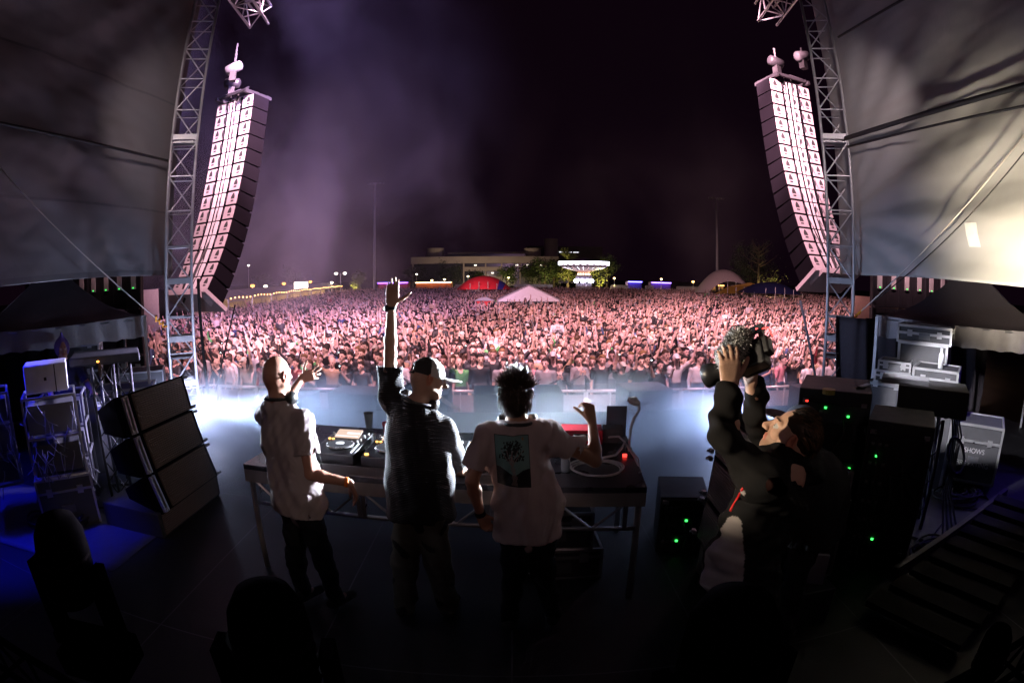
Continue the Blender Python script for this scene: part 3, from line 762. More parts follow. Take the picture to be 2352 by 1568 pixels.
for q in range(nseg):
    xa = x0 + .08 + q * (x1 - x0 - .16) / nseg; xb = xa + (x1 - x0 - .16) / nseg - .06; w4 = (xb - xa) / 4
    for i in range(4):
        za, zb = (TZ - .12, lz) if i % 2 == 0 else (lz, TZ - .12)
        dg_.bar((xa + i * w4, y0 + .03, za), (xa + (i + 1) * w4, y0 + .03, zb), .010, 6)
    for xx in (xa - .01, xb + .01): dg_.box((xx, y0 + .03, TZ - .21), (.03, .045, .19))
for i in range(4): dg_.bar((x0 + .03, y0 + .1 + i * .27, TZ - .12 if i % 2 else lz), (x0 + .03, y0 + .37 + i * .27, lz if i % 2 else TZ - .12), .010, 6)
dg_.build('brace', M_edge, tb)
for xx in (x0 + .03, x1 - .04):
    for yy in (y0 + .05, y1 - .05): MB().bar((xx, yy, ST), (xx, yy, TZ - .1), .024, 10).build('leg', M_rail, tb, smooth=True)
# media players and mixer
M_pl = mat('player_shell', (.022, .022, .026), .32); M_ring = mat('jog_ring', (.5, .5, .52), .25, .8); G_scr = glow('player_screen', (.85, .62, .5), 1.1); G_cue = glow('cue_button', (1, .5, .12), 3.5)
M_knob = mat('knob_white', (.6, .6, .62), .4)
def player(x, y, label):
    z = TZ + .12; e = empty('media_player', (x, y, TZ), label, 'media player', 'media players on the booth table')
    M_ = Matrix.Rotation(R(4), 3, 'X'); P = lambda a, b, c=0: Vector((x, y, z)) + M_ @ Vector((a, b, c))
    MB().box(P(0, 0), (.33, .46, .09), M=M_).build('body', M_pl, e, bevel=.006)
    ax = M_ @ Vector((0, 0, 1))
    MB().lathe(P(0, -.055, .045), [(.105, 0), (.107, .012), (.098, .017), (.096, .012)], 40, ax).build('jog_wheel', M_ring, e, smooth=True)
    MB().lathe(P(0, -.055, .05), [(.093, 0), (.093, .012), (.04, .013)], 40, ax).build('jog_top', M_dark, e)
    MB().lathe(P(0, -.055, .062), [(.034, 0), (.034, .003), (.02, .004)], 24, ax).build('jog_display', mat('jog_disp', (.5, .5, .5), .4, emit=(.8, .8, .85), es=.5), e)
    b = MB().box(P(-.01, .155, .058), (.2, .115, .012), M=Matrix.Rotation(R(14), 3, 'X')).build('screen', G_scr, e)
    MB().box(P(.03, .150, .067), (.1, .02, .004), M=Matrix.Rotation(R(14), 3, 'X')).box(P(-.01, .112, .056), (.19, .012, .004), M=Matrix.Rotation(R(14), 3, 'X')).build('waveform', glow('wave_white', (.9, .9, .95), 1.3), b)
    bt = MB(); bt.lathe(P(-.13, -.19, .045), [(.016, 0), (.015, .008)], 14, ax); bt.lathe(P(-.135, .06, .045), [(.011, 0), (.01, .007)], 12, ax); bt.lathe(P(-.105, .06, .045), [(.011, 0), (.01, .007)], 12, ax); bt.build('cue_button', G_cue, e)
    kb = MB()
    for a, b_ in ((.13, .13), (.13, .05), (.145, .18), (.11, .02), (-.14, .16)): kb.lathe(P(a, b_, .045), [(.01, 0), (.008, .018)], 10, ax)
    kb.box(P(.135, -.1, .05), (.012, .17, .006), M=M_); kb.box(P(.135, -.12, .058), (.022, .012, .012), M=M_); kb.build('knob', M_knob, e)
xs = (-1.28, -.89, -.02, .34); pn_ = ('leftmost media player, left of the capped performer', 'media player second from left, partly behind the capped performer', 'media player hidden between the two middle performers', 'media player hidden behind the performer in the printed shirt')
for x, n_ in zip(xs[:2], pn_[:2]): player(x, 3.72, n_)
for x, n_ in zip((-.06,), pn_[2:3]): player(x, 3.74, n_)
mx_ = empty('mixer', (-.47, 3.73, TZ), 'black four channel mixer between the media players', 'mixer')
boxo('body', (-.47, 3.73, TZ + .12), (.34, .42, .09), M_pl, mx_, bevel=.006)
kb = MB(); random.seed(3)
for i in range(6):
    for j in range(5): kb.lathe((-.60 + i * .052, 3.64 + j * .055, TZ + .165), [(.009, 0), (.007, .02)], 10)
kb.build('knob', M_knob, mx_); kb = MB()
for i in range(4): kb.box((-.59 + i * .08, 3.57, TZ + .17), (.02, .012, .014))
kb.build('fader', M_knob, mx_); kb = MB()
for i in range(5): kb.box((-.60 + i * .065, 3.88, TZ + .168), (.014, .01, .006))
kb.build('cue_button', G_cue, mx_)
tr = empty('gear_tray', (-.7, 3.72, TZ), 'black padded flight case tray holding the players', 'case tray'); q = MB()
q.box((-.66, 3.74, TZ + .045), (1.72, .56, .05)); q.build('tray', M_case, tr); q = MB(); q.box((-.66, 3.45, TZ + .05), (1.74, .02, .07)); q.box((-1.54, 3.74, TZ + .05), (.02, .56, .07)); q.build('edging', M_edge, tr)
# little things on the table
def lathe_thing(name, c, prof, m, label, cat, n=18): return tag(MB().lathe(c, prof, n).build(name, m, smooth=True), label, cat)
lathe_thing('plastic_cup', (-1.40, 4.55, TZ + .02), [(.030, 0), (.044, .14), (.046, .145), (.042, .14), (.03, .05)], mat('frosted_cup', (.5, .5, .48), .4), 'pale frosted cup at the back edge of the booth', 'cup')
lathe_thing('red_cup', (-1.18, 4.42, TZ + .02), [(.032, 0), (.045, .1), (.041, .1), (.03, .03)], mat('red_cup', (.6, .03, .06), .5), 'small red cup behind the media players', 'cup')
lathe_thing('shot_glass', (-1.23, 4.2, TZ + .02), [(.018, 0), (.024, .06), (.02, .06), (.017, .02)], mat('cup_clear', (.6, .6, .6), .2), 'small clear glass behind the leftmost media player', 'glass', 12)
lathe_thing('water_bottle', (.36, 3.66, TZ + .02), [(.03, 0), (.032, .02), (.032, .15), (.012, .19), (.013, .215)], mat('bottle_clear', (.4, .42, .45), .1), 'slim clear water bottle on the booth table beside the printed shirt', 'bottle')
M_wc = mat('white_cable', (.75, .72, .72), .4)
cl = empty('cable_coil', (.58, 3.66, TZ + .02), 'coiled white cable lying on the right end of the booth table', 'cable coil')
for k in range(3):
    MB().tube([(.585 + (.17 + .012 * k) * math.cos(t * .157), 3.69 + (.15 + .012 * k) * math.sin(t * .157), TZ + .028 + .008 * k + .006 * math.sin(t * .3 + k)) for t in range(41)], .0065, 6).build('loop', M_wc, cl, smooth=True)
MB().tube([(.50, 3.85, TZ + .04), (.62, 3.86, TZ + .05), (.74, 3.9, TZ + .06), (.80, 4.0, TZ + .09), (.83, 4.1, TZ + .1), (.80, 4.25, TZ + .1), (.70, 4.36, TZ + .06), (.58, 4.34, TZ + .03), (.54, 4.2, TZ + .03)], .009, 6).tube([(.83, 4.08, TZ + .1), (.88, 3.9, TZ + .05), (.91, 3.7, TZ + .0), (.88, 3.6, TZ + .03)], .008, 6).tube([(.83, 4.08, TZ + .1), (.92, 3.92, TZ + .02), (.925, 3.72, TZ - .1)], .007, 6).build('tail', M_wc, cl, smooth=True)
ml = empty('gooseneck_lamp', (.87, 4.12, TZ + .02), 'bright flexible gooseneck lamp at the right table end', 'lamp')
MB().tube([(.87, 4.12, TZ + .02), (.87, 4.12, TZ + .12), (.875, 4.13, TZ + .2), (.90, 4.15, TZ + .28), (.94, 4.16, TZ + .34), (.93, 4.14, TZ + .41)], .011, 8).build('stem', M_edge, ml, smooth=True)
MB().lathe((.93, 4.14, TZ + .40), [(.022, 0), (.03, .03), (.026, .07), (.015, .1)], 12, (-.8, -.3, .35)).box((.88, 4.13, TZ + .44), (.06, .04, .03), .5).build('head', M_wc, ml)
ru = empty('red_interface', (.50, 4.36, TZ + .02), 'red fronted audio interface on the back of the table', 'audio unit')
boxo('case', (.50, 4.38, TZ + .08), (.34, .2, .12), mat('red_shell', (.55, .02, .04), .4), ru, bevel=.005); boxo('display', (.50, 4.275, TZ + .085), (.14, .01, .06), M_dark, ru)
q = MB()
for i in range(6): q.box((.72 + (i % 3) * .04, 4.33, TZ + .05 + (i // 3) * .06), (.025, .02, .02))
q.box((.76, 4.4, TZ + .08), (.16, .14, .12)); q.build('side_module', M_grey, ru)
boxo('control_light', (.82, 3.98, TZ + .03), (.03, .02, .02), G_red); tag(bpy.data.objects['control_light'], 'tiny glowing red light on the right of the table', 'indicator')
boxo('perspex_shield', (.80, 4.50, TZ + .16), (.17, .012, .27), mat('perspex', (.12, .13, .17), .15)); tag(bpy.data.objects['perspex_shield'], 'upright smoky panel standing at the right rear of the table', 'panel')
# swing the booth and what stands on it a little, its right end nearer the lens
PV = Vector((-.57, 3.45, 0))
for o in C.objects:
    if o.parent is None and o.name.split('.')[0] in ('booth_table', 'media_player', 'mixer', 'gear_tray', 'plastic_cup', 'red_cup', 'shot_glass', 'water_bottle', 'cable_coil', 'gooseneck_lamp', 'red_interface', 'control_light', 'perspex_shield'):
        if o.name.split('.')[0] in ('media_player', 'mixer', 'gear_tray'): o.location.y -= .07
        M0 = Matrix.Translation(PV) @ Matrix.Rotation(R(-5), 4, 'Z') @ Matrix.Translation(-PV)
        o.matrix_world = M0 @ Matrix.LocRotScale(o.location, o.rotation_euler, o.scale)
# ---- road cases
def road_case(c, size, rz=0, label='', wheels=False, m=None, lid=.25, group=None, edge=.022, M=None, name='road_case'):
    c = Vector(c); m = m or M_case; e = empty(name, c, label, 'road case', group); Mx = M if M is not None else Matrix.Rotation(rz, 3, 'Z')
    sx, sy, sz = size; zb = .12 if wheels else 0
    P = lambda x, y, z: c + Mx @ Vector((x, y, z))
    MB().box(P(0, 0, zb + (sz - zb) / 2), (sx, sy, sz - zb), M=Mx).build('case_body', m, e)
    ed = MB(); hx, hy = sx / 2, sy / 2; zs = (zb, zb + (sz - zb) * (1 - lid), sz)
    for z in zs:
        for q in (-1, 1): ed.box(P(0, q * hy, z), (sx + edge, edge, edge), M=Mx).box(P(q * hx, 0, z), (edge, sy - edge * 1.02, edge * .98), M=Mx)
    for a in (-1, 1):
        for b in (-1, 1): ed.box(P(a * hx, b * hy, zb + (sz - zb) / 2), (edge * 1.1, edge * 1.1, sz - zb), M=Mx)
    ed.build('edging', M_edge, e)
    lt = MB(); hd = MB()
    for q in (-.28, .28): lt.box(P(q * sx, -hy - .008, zs[1]), (.07, .016, .08), M=Mx)
    for q in (-1, 1): lt.box(P(q * (hx + .008), 0, zs[1]), (.016, .07, .08), M=Mx); hd.box(P(q * (hx + .01), 0, zb + (sz - zb) * .45), (.02, .16, .08), M=Mx)
    hd.box(P(0, -hy - .01, zb + (sz - zb) * .4), (.16, .02, .08), M=Mx)
    lt.build('latch', M_edge, e); hd.build('handle', M_grey, e)
    if wheels:
        for a in (-1, 1):
            for b in (-1, 1):
                w = MB().lathe(P(a * (hx - .07), b * (hy - .07) - .02, .05), [(.02, -.005), (.05, 0), (.05, .03), (.02, .035)], 14, Mx @ Vector((0, 1, 0))).build('castor', mat('castor_wheel', (.1, .2, .35), .5), e, smooth=True)
    return e
road_case((.36, 3.85, ST), (.62, .5, .25), .05, 'lowest road case under the right of the booth table', group='cases under the booth table')
road_case((.33, 3.87, ST + .26), (.55, .5, .3), -.03, 'upper closed road case under the right of the booth table', group='cases under the booth table')
Mt = Matrix.Rotation(R(-24), 3, 'Y') @ Matrix.Rotation(.3, 3, 'Z')
road_case((.34, 3.8, ST + .62), (.5, .3, .09), 0, 'thin case lid leaning on the cases under the table', M=Mt, name='case_lid', group='cases under the booth table')
# ---- side monitor stacks
M_grille = mat('speaker_grille', (.21, .155, .12), .5, .3, var=.25, scale=2)
def grille_mat():
    m = M_grille; n = m.node_tree.nodes; l = m.node_tree.links; b = n['Principled BSDF']
    tc = n.new('ShaderNodeTexCoord'); wv = n.new('ShaderNodeTexWave'); wv.bands_direction = 'Z'; wv.inputs['Scale'].default_value = 16; wv.inputs['Distortion'].default_value = 0
    l.new(tc.outputs['Object'], wv.inputs['Vector']); bp = n.new('ShaderNodeBump'); bp.inputs['Strength'].default_value = .9; bp.inputs['Distance'].default_value = .01
    l.new(wv.outputs['Fac'], bp.inputs['Height']); l.new(bp.outputs[0], b.inputs['Normal'])
grille_mat()
def monitor_stack(c, nrm, n, w, h, dep, zb, side, lean=0, labels=None):
    c = Vector((*c, 0)); nr = Vector((*nrm, 0)).normalized(); s_ = Vector((nr.y, -nr.x, 0))
    if s_.y < 0: s_ = -s_
    BU = [Vector((0, 0, 0))]
    for k in range(n):
        tz = R(lean + 2.5 * k - 2); f = nr * math.cos(tz) - Vector((0, 0, math.sin(tz))); u = Vector((0, 0, 1)) * math.cos(tz) + nr * math.sin(tz)
        base = c + Vector((0, 0, zb)) + BU[k]
        M_ = Matrix((s_, f, u)).transposed(); BU.append(BU[-1] + u * h)
        e = empty('monitor_speaker', base, labels[k], 'speaker', f'{side} side monitor stack')
        z0, z1 = .003, h - .003; V = []
        for yy, zz0, zz1, ww in ((0, z0, z1, w / 2), (-.10, z0, z1, w / 2), (-dep, z0 + .07, z1 - .07, w * .36)):
            V += [base + M_ @ Vector((a, yy, b)) for a, b in ((-ww, zz0), (ww, zz0), (ww, zz1), (-ww, zz1))]
        F = [(0, 1, 2, 3)] + [(i * 4 + j, i * 4 + (j + 1) % 4, i * 4 + 4 + (j + 1) % 4, i * 4 + 4 + j) for i in (0, 1) for j in range(4)] + [(11, 10, 9, 8)]
        MB().add(V, F).build('cabinet', M_sp, e)
        MB().box(base + M_ @ Vector((.05, .014, h / 2)), (w - .24, .02, h - .035), M=M_).build('grille', M_grille, e)
        q = MB()
        for a in (-w / 2 + .02, -w / 2 + .075): q.box(base + M_ @ Vector((a, .02, h / 2)), (.022, .03, h - .03), M=M_)
        q.build('side_rail', M_edge, e)
        q = MB()
        for a in (-w / 2 + .04, w / 2 - .01):
            for b in (.03, h - .03): q.box(base + M_ @ Vector((a, .035, b)), (.05, .03, .03), M=M_).lathe(base + M_ @ Vector((a, .05, b)), [(.012, 0), (.01, .02)], 8, f)
        q.build('rigging_pin', M_edge, e)
monitor_stack((-3.17, 4.25), (1, -.0), 3, 1.12, .38, .55, 1.84, 'left', -17, ['lowest black monitor speaker of the left side stack', 'middle black monitor speaker of the left side stack', 'topmost black monitor speaker of the left side stack'])
e = empty('subwoofer', (-3.6, 4.24, ST), 'low black cabinet under the left monitor stack', 'subwoofer'); boxo('cabinet', (-3.6, 4.24, ST + .13), (.8, 1.2, .25), M_sub, e, bevel=.01); MB().box((-3.195, 4.24, ST + .13), (.015, 1.1, .2)).build('grille', M_grille, e)
monitor_stack((1.42, 3.08), (-1, .03), 3, 1.04, .335, .5, 1.93, 'right', -5, ['lowest speaker of the stack behind the filming man', 'middle speaker of the stack behind the filming man', 'topmost speaker of the stack behind the filming man'])
e = empty('subwoofer', (1.82, 3.1, ST), 'low black cabinet under the stack behind the filming man', 'subwoofer'); boxo('cabinet', (1.82, 3.08, ST + .155), (.7, 1.0, .3), M_sub, e, bevel=.01); boxo('grille', (1.46, 3.08, ST + .155), (.015, .9, .24), M_grille, e)
# ================================================================ BACKLINE AT THE SIDES
# amplifier racks, right
def amp_rack(c, w, d, h, rz, label, lights, seed):
    r = random.Random(seed); c = Vector(c); Mx = Matrix.Rotation(rz, 3, 'Z'); P = lambda x, y, z: c + Mx @ Vector((x, y, z))
    e = empty('amplifier_rack', c, label, 'amplifier rack'); MB().box(P(0, 0, h / 2), (w, d, h), M=Mx).build('rack_case', M_black, e, bevel=.01)
    q = MB(); k = MB()
    for i in range(int(h / .16)):
        q.box(P(0, -d / 2 - .012, .12 + i * .16), (w - .1, .02, .135), M=Mx)
        for j in range(3): k.box(P(-w * .38 + j * w * .1, -d / 2 - .03, .12 + i * .16), (.03, .02, .02), M=Mx)
    q.build('amplifier', M_dark, e); k.build('knob', M_grey, e)
    for (a, b, g) in lights: MB().box(P(a * w, -d / 2 - .03, b * h), (.022, .012, .014), M=Mx).build('status_light', g, e)
    q = MB()
    for i in range(5):
        x = r.uniform(-.4, .4) * w; z = h * r.uniform(.5, .95); q.tube([P(x, -d / 2 - .03, z), P(x + .04, -d / 2 - .1, z - .12), P(x + r.uniform(-.1, .1), -d / 2 - .09, z - .35), P(x + .1, -d / 2 - .04, z - .6)], .009, 6)
    q.build('patch_cable', M_rubber, e, smooth=True)
    hd = MB()
    for a in (-.4, .4): hd.box(P(a * w, -d / 2 - .02, h * .93), (.05, .03, .03), M=Mx)
    hd.build('latch', M_edge, e)
amp_rack((2.85, 3.98, ST), .66, .7, 1.42, R(-36), 'black amplifier rack with red and green lights beside the filming man', ((-.38, .93, G_red), (-.12, .90, G_green), (.2, .86, G_green), (.32, .55, G_green)), 1)
amp_rack((3.20, 3.36, ST), .60, .62, 1.26, R(-44), 'black amplifier rack on the right with scattered green lights', ((-.3, .78, G_green), (-.1, .22, G_green)), 2)
amp_rack((1.47, 4.15, ST), .42, .5, .52, R(-12), 'low dark rack with green lights right of the booth table', ((.05, .62, G_green), (-.1, .25, G_green)), 5)
q = empty('clip_lights', (2.8, 3.6, 3.0), 'small cluster of clamps and gaffer tape on top of the amplifier rack', 'clamps')
MB().box((2.95, 3.75, ST + 1.40), (.14, .1, .04), .4).lathe((2.6, 3.75, ST + 1.385), [(.06, 0), (.06, .04), (.03, .04)], 14).build('tape_roll', mat('yellow_tape', (.35, .28, .05), .5), q)
boxo('clamp', (3.05, 3.8, ST + 1.41), (.2, .05, .05), M_edge, q, .5)
# flat case with lettering beside the filming man
fc = road_case((2.20, 3.41, ST), (.68, .48, .90), R(2), 'black flat topped case with worn upside-down white lettering', lid=.2)
Ml = Matrix.Translation((2.27, 3.50, ST + .916)) @ Matrix.Rotation(R(182), 4, 'Z')
M_ink = mat('stencil_white', (.42, .42, .42), .7, var=.4, scale=30)
text('lettering', 'ALPHA PWR\n20', .085, M_ink, Ml, fc, .0008)
MB().box((2.30, 3.30, ST + .914), (.22, .12, .004), R(2)).build('sticker', mat('sticker_grey', (.14, .14, .15), .6), fc)
boxo('wedge_panel', (1.95, 2.75, ST + .38), (.34, .03, .3), mat('grey_board', (.25, .25, .3), .5), None, R(-30)); tag(bpy.data.objects['wedge_panel'], 'small grey board leaning in the dark beside the filming man', 'board')
# road cases under the right canopy
G1 = 'road cases stacked under the right canopy'
road_case((5.05, 4.72, ST), (.62, .7, 1.12), R(-52), 'tall road case marked with a white Z under the right canopy', group=G1, lid=.0, edge=.035)
road_case((5.05, 4.72, ST + 1.13), (.6, .6, .26), R(-52), 'shallow road case resting on the tall case marked Z', group=G1, lid=.4, edge=.03)
c5 = road_case((5.62, 4.30, ST), (.72, .66, .80), R(-52), 'wheeled road case with white lettering about fire equipment', True, group=G1, lid=.28, edge=.03)
def face_text(name, body, size, c, rz, m, parent, off):
    Mx = Matrix.Rotation(rz, 4, 'Z'); n = Mx @ Vector((0, -1, 0, 0)); p = Vector(c) + n.xyz * off
    return text(name, body, size, m, Matrix.Translation(p) @ Mx @ Matrix.Rotation(R(90), 4, 'X'), parent)
face_text('lettering', 'SHOWS', .085, (5.62, 4.30, ST + .50), R(-52), M_ink, c5, .345)
face_text('lettering', 'FIRE EXTING', .085, (5.62, 4.30, ST + .34), R(-52), M_ink, c5, .345)
z_ = [o for o in C.objects if o.get('label', '').startswith('tall road case marked')][0]
face_text('lettering', 'Z', .12, (5.2, 4.83, ST + .62), R(-52), M_ink, z_, .365)
road_case((4.75, 5.3, ST), (.55, .55, 1.12), R(-60), 'second tall road case behind the one marked Z', group=G1, lid=0, edge=.035)
road_case((5.35, 5.30, ST), (.7, .6, 1.62), R(-52), 'tallest road case at the back of the right stack', group=G1, lid=.2, edge=.035)
road_case((5.35, 5.30, ST + 1.63), (.78, .5, .2), R(-52), 'topmost case with two latches on the right stack', group=G1, lid=.45, edge=.032)
road_case((4.80, 5.28, ST + 1.13), (.5, .46, .14), R(-58), 'small case on the second tall case at right', group=G1, lid=.4)
road_case((4.78, 5.30, ST + 1.275), (.44, .4, .12), R(-48), 'smallest case on top of the small case at right', group=G1, lid=.4)
lathe_thing('spray_bottle', (4.98, 4.62, ST + 1.395), [(.035, 0), (.035, .16), (.015, .2), (.02, .24)], mat('spray_white', (.7, .7, .75), .3), 'white spray bottle on the case beside the cables', 'bottle', 12)
# lighting desk on a black truss stand
def tri_stand(c, h, label, m=M_black, w=.28):
    c = Vector(c); e = empty('truss_stand', c, label, 'truss stand')
    P = [Vector((math.cos(a), math.sin(a), 0)) * w * .55 for a in (.4, 2.5, 4.6)]
    for p in P: MB().bar(c + p, c + p + Vector((0, 0, h)), .02, 8).build('chord', m, e, smooth=True)
    q = MB(); n = int(h / .24)
    for i in range(n):
        for k in range(3): q.bar(c + P[k] + Vector((0, 0, i * h / n)), c + P[(k + 1) % 3] + Vector((0, 0, (i + 1) * h / n)), .009, 5)
    q.build('lattice', m, e); MB().box(c + Vector((0, 0, .015)), (.6, .6, .03), .5).build('base_plate', m, e); return e
tri_stand((3.95, 3.66, ST), 1.12, 'black triangular truss stand carrying the dark desk on the right')
dk = empty('control_desk', (3.9, 3.66, ST + 1.17), 'dark control desk with orange lights on the right truss stand', 'control desk')
boxo('desk_case', (3.9, 3.68, ST + 1.30), (.75, .5, .25), M_black, dk, R(-44), bevel=.01); boxo('desk_lid', (3.68, 3.90, ST + 1.44), (.5, .3, .05), M_grey, dk, R(-44))
for i, z in ((0, .02), (1, .0), (2, .05)): boxo('status_light', (4.02 + .03 * i, 3.37 + .03 * i, ST + 1.27 + z), (.02, .02, .012), G_orange, dk, R(-44))
cb = MB()
for k in range(4): cb.tube([Vector((4.1 + .03 * k, 3.55, ST + 1.2)), Vector((4.25 + .05 * k, 3.6, ST + .9)), Vector((4.2 + .02 * k, 3.5, ST + .62)), Vector((4.05 + .04 * k, 3.4, ST + .4)), Vector((4.0 + .08 * k, 3.2, ST + .05)), Vector((3.7 + .1 * k, 2.9, ST + .02))], .012, 6)
cb.tube([(4.25 + .14 * math.cos(t * .5), 3.5 + .08 * math.sin(t * .5), ST + .75 + .16 * math.sin(t * .5)) for t in range(14)], .016, 6)
tag(cb.build('cable_bundle', M_rubber, smooth=True), 'black cables hanging from the control desk on the right', 'cables')
# drape behind
M_drape = mat('black_drape', (.035, .028, .035), .9, bump=.2, bscale=20)
sheet('black_drape', M_drape, lambda u, v: (5.0 + u * 2.6 + .03 * math.sin(v * 5), 7.0 - u * 1.2 + .12 * math.sin(u * 34 + v) + .05 * math.sin(u * 71), ST + .05 + v * 1.75), 90, 12, 'black gathered drape hanging under the right canopy', 'drape')
sheet('black_drape', M_drape, lambda u, v: (-6.9 - u * 2.6, 7.4 - u * 1.4 + .10 * math.sin(u * 34 + v), ST + .05 + v * 1.7), 90, 10, 'black gathered drape behind the gear under the left canopy', 'drape')
def floorpile(x, y, n, seed, label, m=M_rubber):
    r = random.Random(seed); q = MB()
    for k in range(n):
        ra = r.uniform(.08, .22); cx, cy = x + r.uniform(-.15, .15), y + r.uniform(-.15, .15); z = ST + .015 + r.random() * .1
        q.tube([(cx + ra * math.cos(t * .45) * 1.3, cy + ra * math.sin(t * .45), z + .01 * math.sin(t + k)) for t in range(15)], .012, 6)
    tag(q.build('cable_pile', m, smooth=True), label, 'cables')
floorpile(3.75, 3.0, 16, 1, 'heap of black cables on the floor below the right truss stand'); floorpile(5.0, 3.9, 16, 2, 'heap of black cables in front of the wheeled case')
floorpile(-4.6, 3.4, 22, 3, 'tangle of cables on the blue lit floor at left')
# slatted ramp, lower right
rm_ = empty('ramp', (3.7, 2.2, ST), 'dark slatted ramp at the lower right of the stage', 'ramp')
q = MB()
for k in range(9): q.box((2.75 + k * .30, 2.16 + k * .09, ST + .12 + .015 * k), (.22, .9, .05), R(22))
q.build('slat', mat('ramp_slat', (.012, .010, .009), .8, spec=.15), rm_); MB().box((4.1, 3.05, ST + .2), (2.6, .06, .12), R(16)).build('ramp_edge', mat('ramp_edge', (.06, .05, .045), .5), rm_)
# ---- left backline
G2 = 'equipment racks on the left of the stage'
def cable_rack(c, w, d, h, rz, label, seed, m=M_edge):
    r = random.Random(seed); c = Vector(c); Mx = Matrix.Rotation(rz, 3, 'Z'); P = lambda x, y, z: c + Mx @ Vector((x, y, z)); e = empty('equipment_rack', c, label, 'equipment rack', G2)
    fr = MB()
    for a in (-1, 1):
        for b in (-1, 1): fr.box(P(a * w / 2, b * d / 2, h / 2), (.025, .025, h), M=Mx)
    n = int(h / .28)
    for i in range(n + 1):
        for b in (-1, 1): fr.box(P(0, b * d / 2, i * h / n), (w, .025, .022), M=Mx)
        for a in (-1, 1): fr.box(P(a * w / 2, 0, i * h / n), (.022, d - .03, .022), M=Mx)
    fr.build('frame', m, e)
    for i in range(n):
        MB().box(P(0, 0, (i + .45) * h / n), (w - .06, d - .06, h / n * .72), M=Mx).build('unit', M_grey if i % 2 else M_case, e)
    cb = MB()
    for k in range(26):
        x = r.uniform(-.45, .45) * w; z = r.uniform(.15, .95) * h; x2 = x + r.uniform(-.2, .2)
        cb.tube([P(x, -d / 2, z), P(x, -d / 2 - .06, z - .03), P((x + x2) / 2, -d / 2 - .08, z - r.uniform(.08, .2)), P(x2, -d / 2 - .03, z - r.uniform(.1, .3))], .005, 5)
    cb.build('patch_cable', mat('patch_grey', (.2, .2, .22), .5), e, smooth=True)
cable_rack((-4.55, 3.60, ST + .55), .62, .5, .78, R(48), 'rack crammed with cables beside the left canopy leg', 11)
q = road_case((-4.55, 3.60, ST), (.66, .55, .53), R(48), 'low case under the cable crammed rack', group=G2)
wb = empty('amplifier', (-4.55, 3.60, ST + 1.36), 'bright white fronted unit on top of the cable rack', 'amplifier', G2)
boxo('shell', (-4.55, 3.60, ST + 1.50), (.5, .4, .27), mat('unit_white', (.8, .8, .82), .35), wb, R(48), bevel=.01); MB().box((-4.385, 3.45, ST + 1.50), (.03, .02, .03), R(48)).box((-4.30, 3.53, ST + 1.5), (.012, .012, .26), R(48)).build('socket', M_dark, wb)
cable_rack((-4.95, 4.15, ST + .2), .55, .5, 1.0, R(40), 'second cable rack behind the left truss stand', 12, M_grey)
cable_rack((-5.15, 3.1, ST + .5), .5, .5, .9, R(55), 'dark blue lit rack at the far left', 13, M_grey)
G3 = 'road cases under the left canopy'
road_case((-6.5, 5.9, ST), (.8, .7, .75), R(40), 'lower road case under the left canopy', group=G3, edge=.03); road_case((-6.5, 5.9, ST + .76), (.8, .6, .5), R(40), 'middle road case under the left canopy', group=G3, edge=.03); road_case((-6.45, 5.95, ST + 1.27), (.7, .5, .32), R(38), 'topmost road case under the left canopy', group=G3, edge=.03)
road_case((-5.35, 5.75, ST), (1.0, .6, .95), R(35), 'long blue case left of the monitor stack', group=G3, edge=.035, m=mat('blue_case', (.08, .09, .28), .45))
road_case((-5.9, 6.8, ST), (.9, .6, 1.0), R(35), 'dark case deep under the left canopy', group=G3)
tri_stand((-4.32, 4.30, ST), 1.5, 'black triangular truss stand in front of the bright left panels')
tri_stand((-4.62, 4.95, ST), 1.4, 'second black truss stand behind the left monitor stack')
ds = empty('control_desk', (-4.5, 4.5, ST + 1.5), 'dark covered desk on the left truss stand', 'control desk'); boxo('desk_case', (-4.65, 4.72, ST + 1.53), (.9, .7, .1), M_black, ds, R(42), bevel=.02); boxo('status_light', (-4.42, 4.35, ST + 1.53), (.03, .02, .015), G_orange, ds, R(42))
pw = empty('light_panel', (-4.85, 4.9, ST), 'bright white ribbed panels behind the left truss stand', 'panel'); q = MB()
for k in range(3): q.box((-4.72 - .16 * k, 4.62 + .15 * k, ST + .55), (.11, .03, .85), R(45))
q.build('rib', mat('panel_white', (.75, .75, .78), .35), pw); boxo('backing', (-4.92, 4.84, ST + .55), (.55, .04, .95), M_dark, pw, R(45))
sheet('blue_mat', mat('floor_mat', (.07, .07, .1), .5, bump=.2, bscale=8), lambda u, v: (-6.6 + u * 3.3, 2.4 + v * 1.5 + u * .5, ST + .012 + .012 * mnoise.noise(Vector((u * 4, v * 4, 0)))), 20, 12, 'rumpled mat lit deep blue on the left of the stage', 'floor mat')
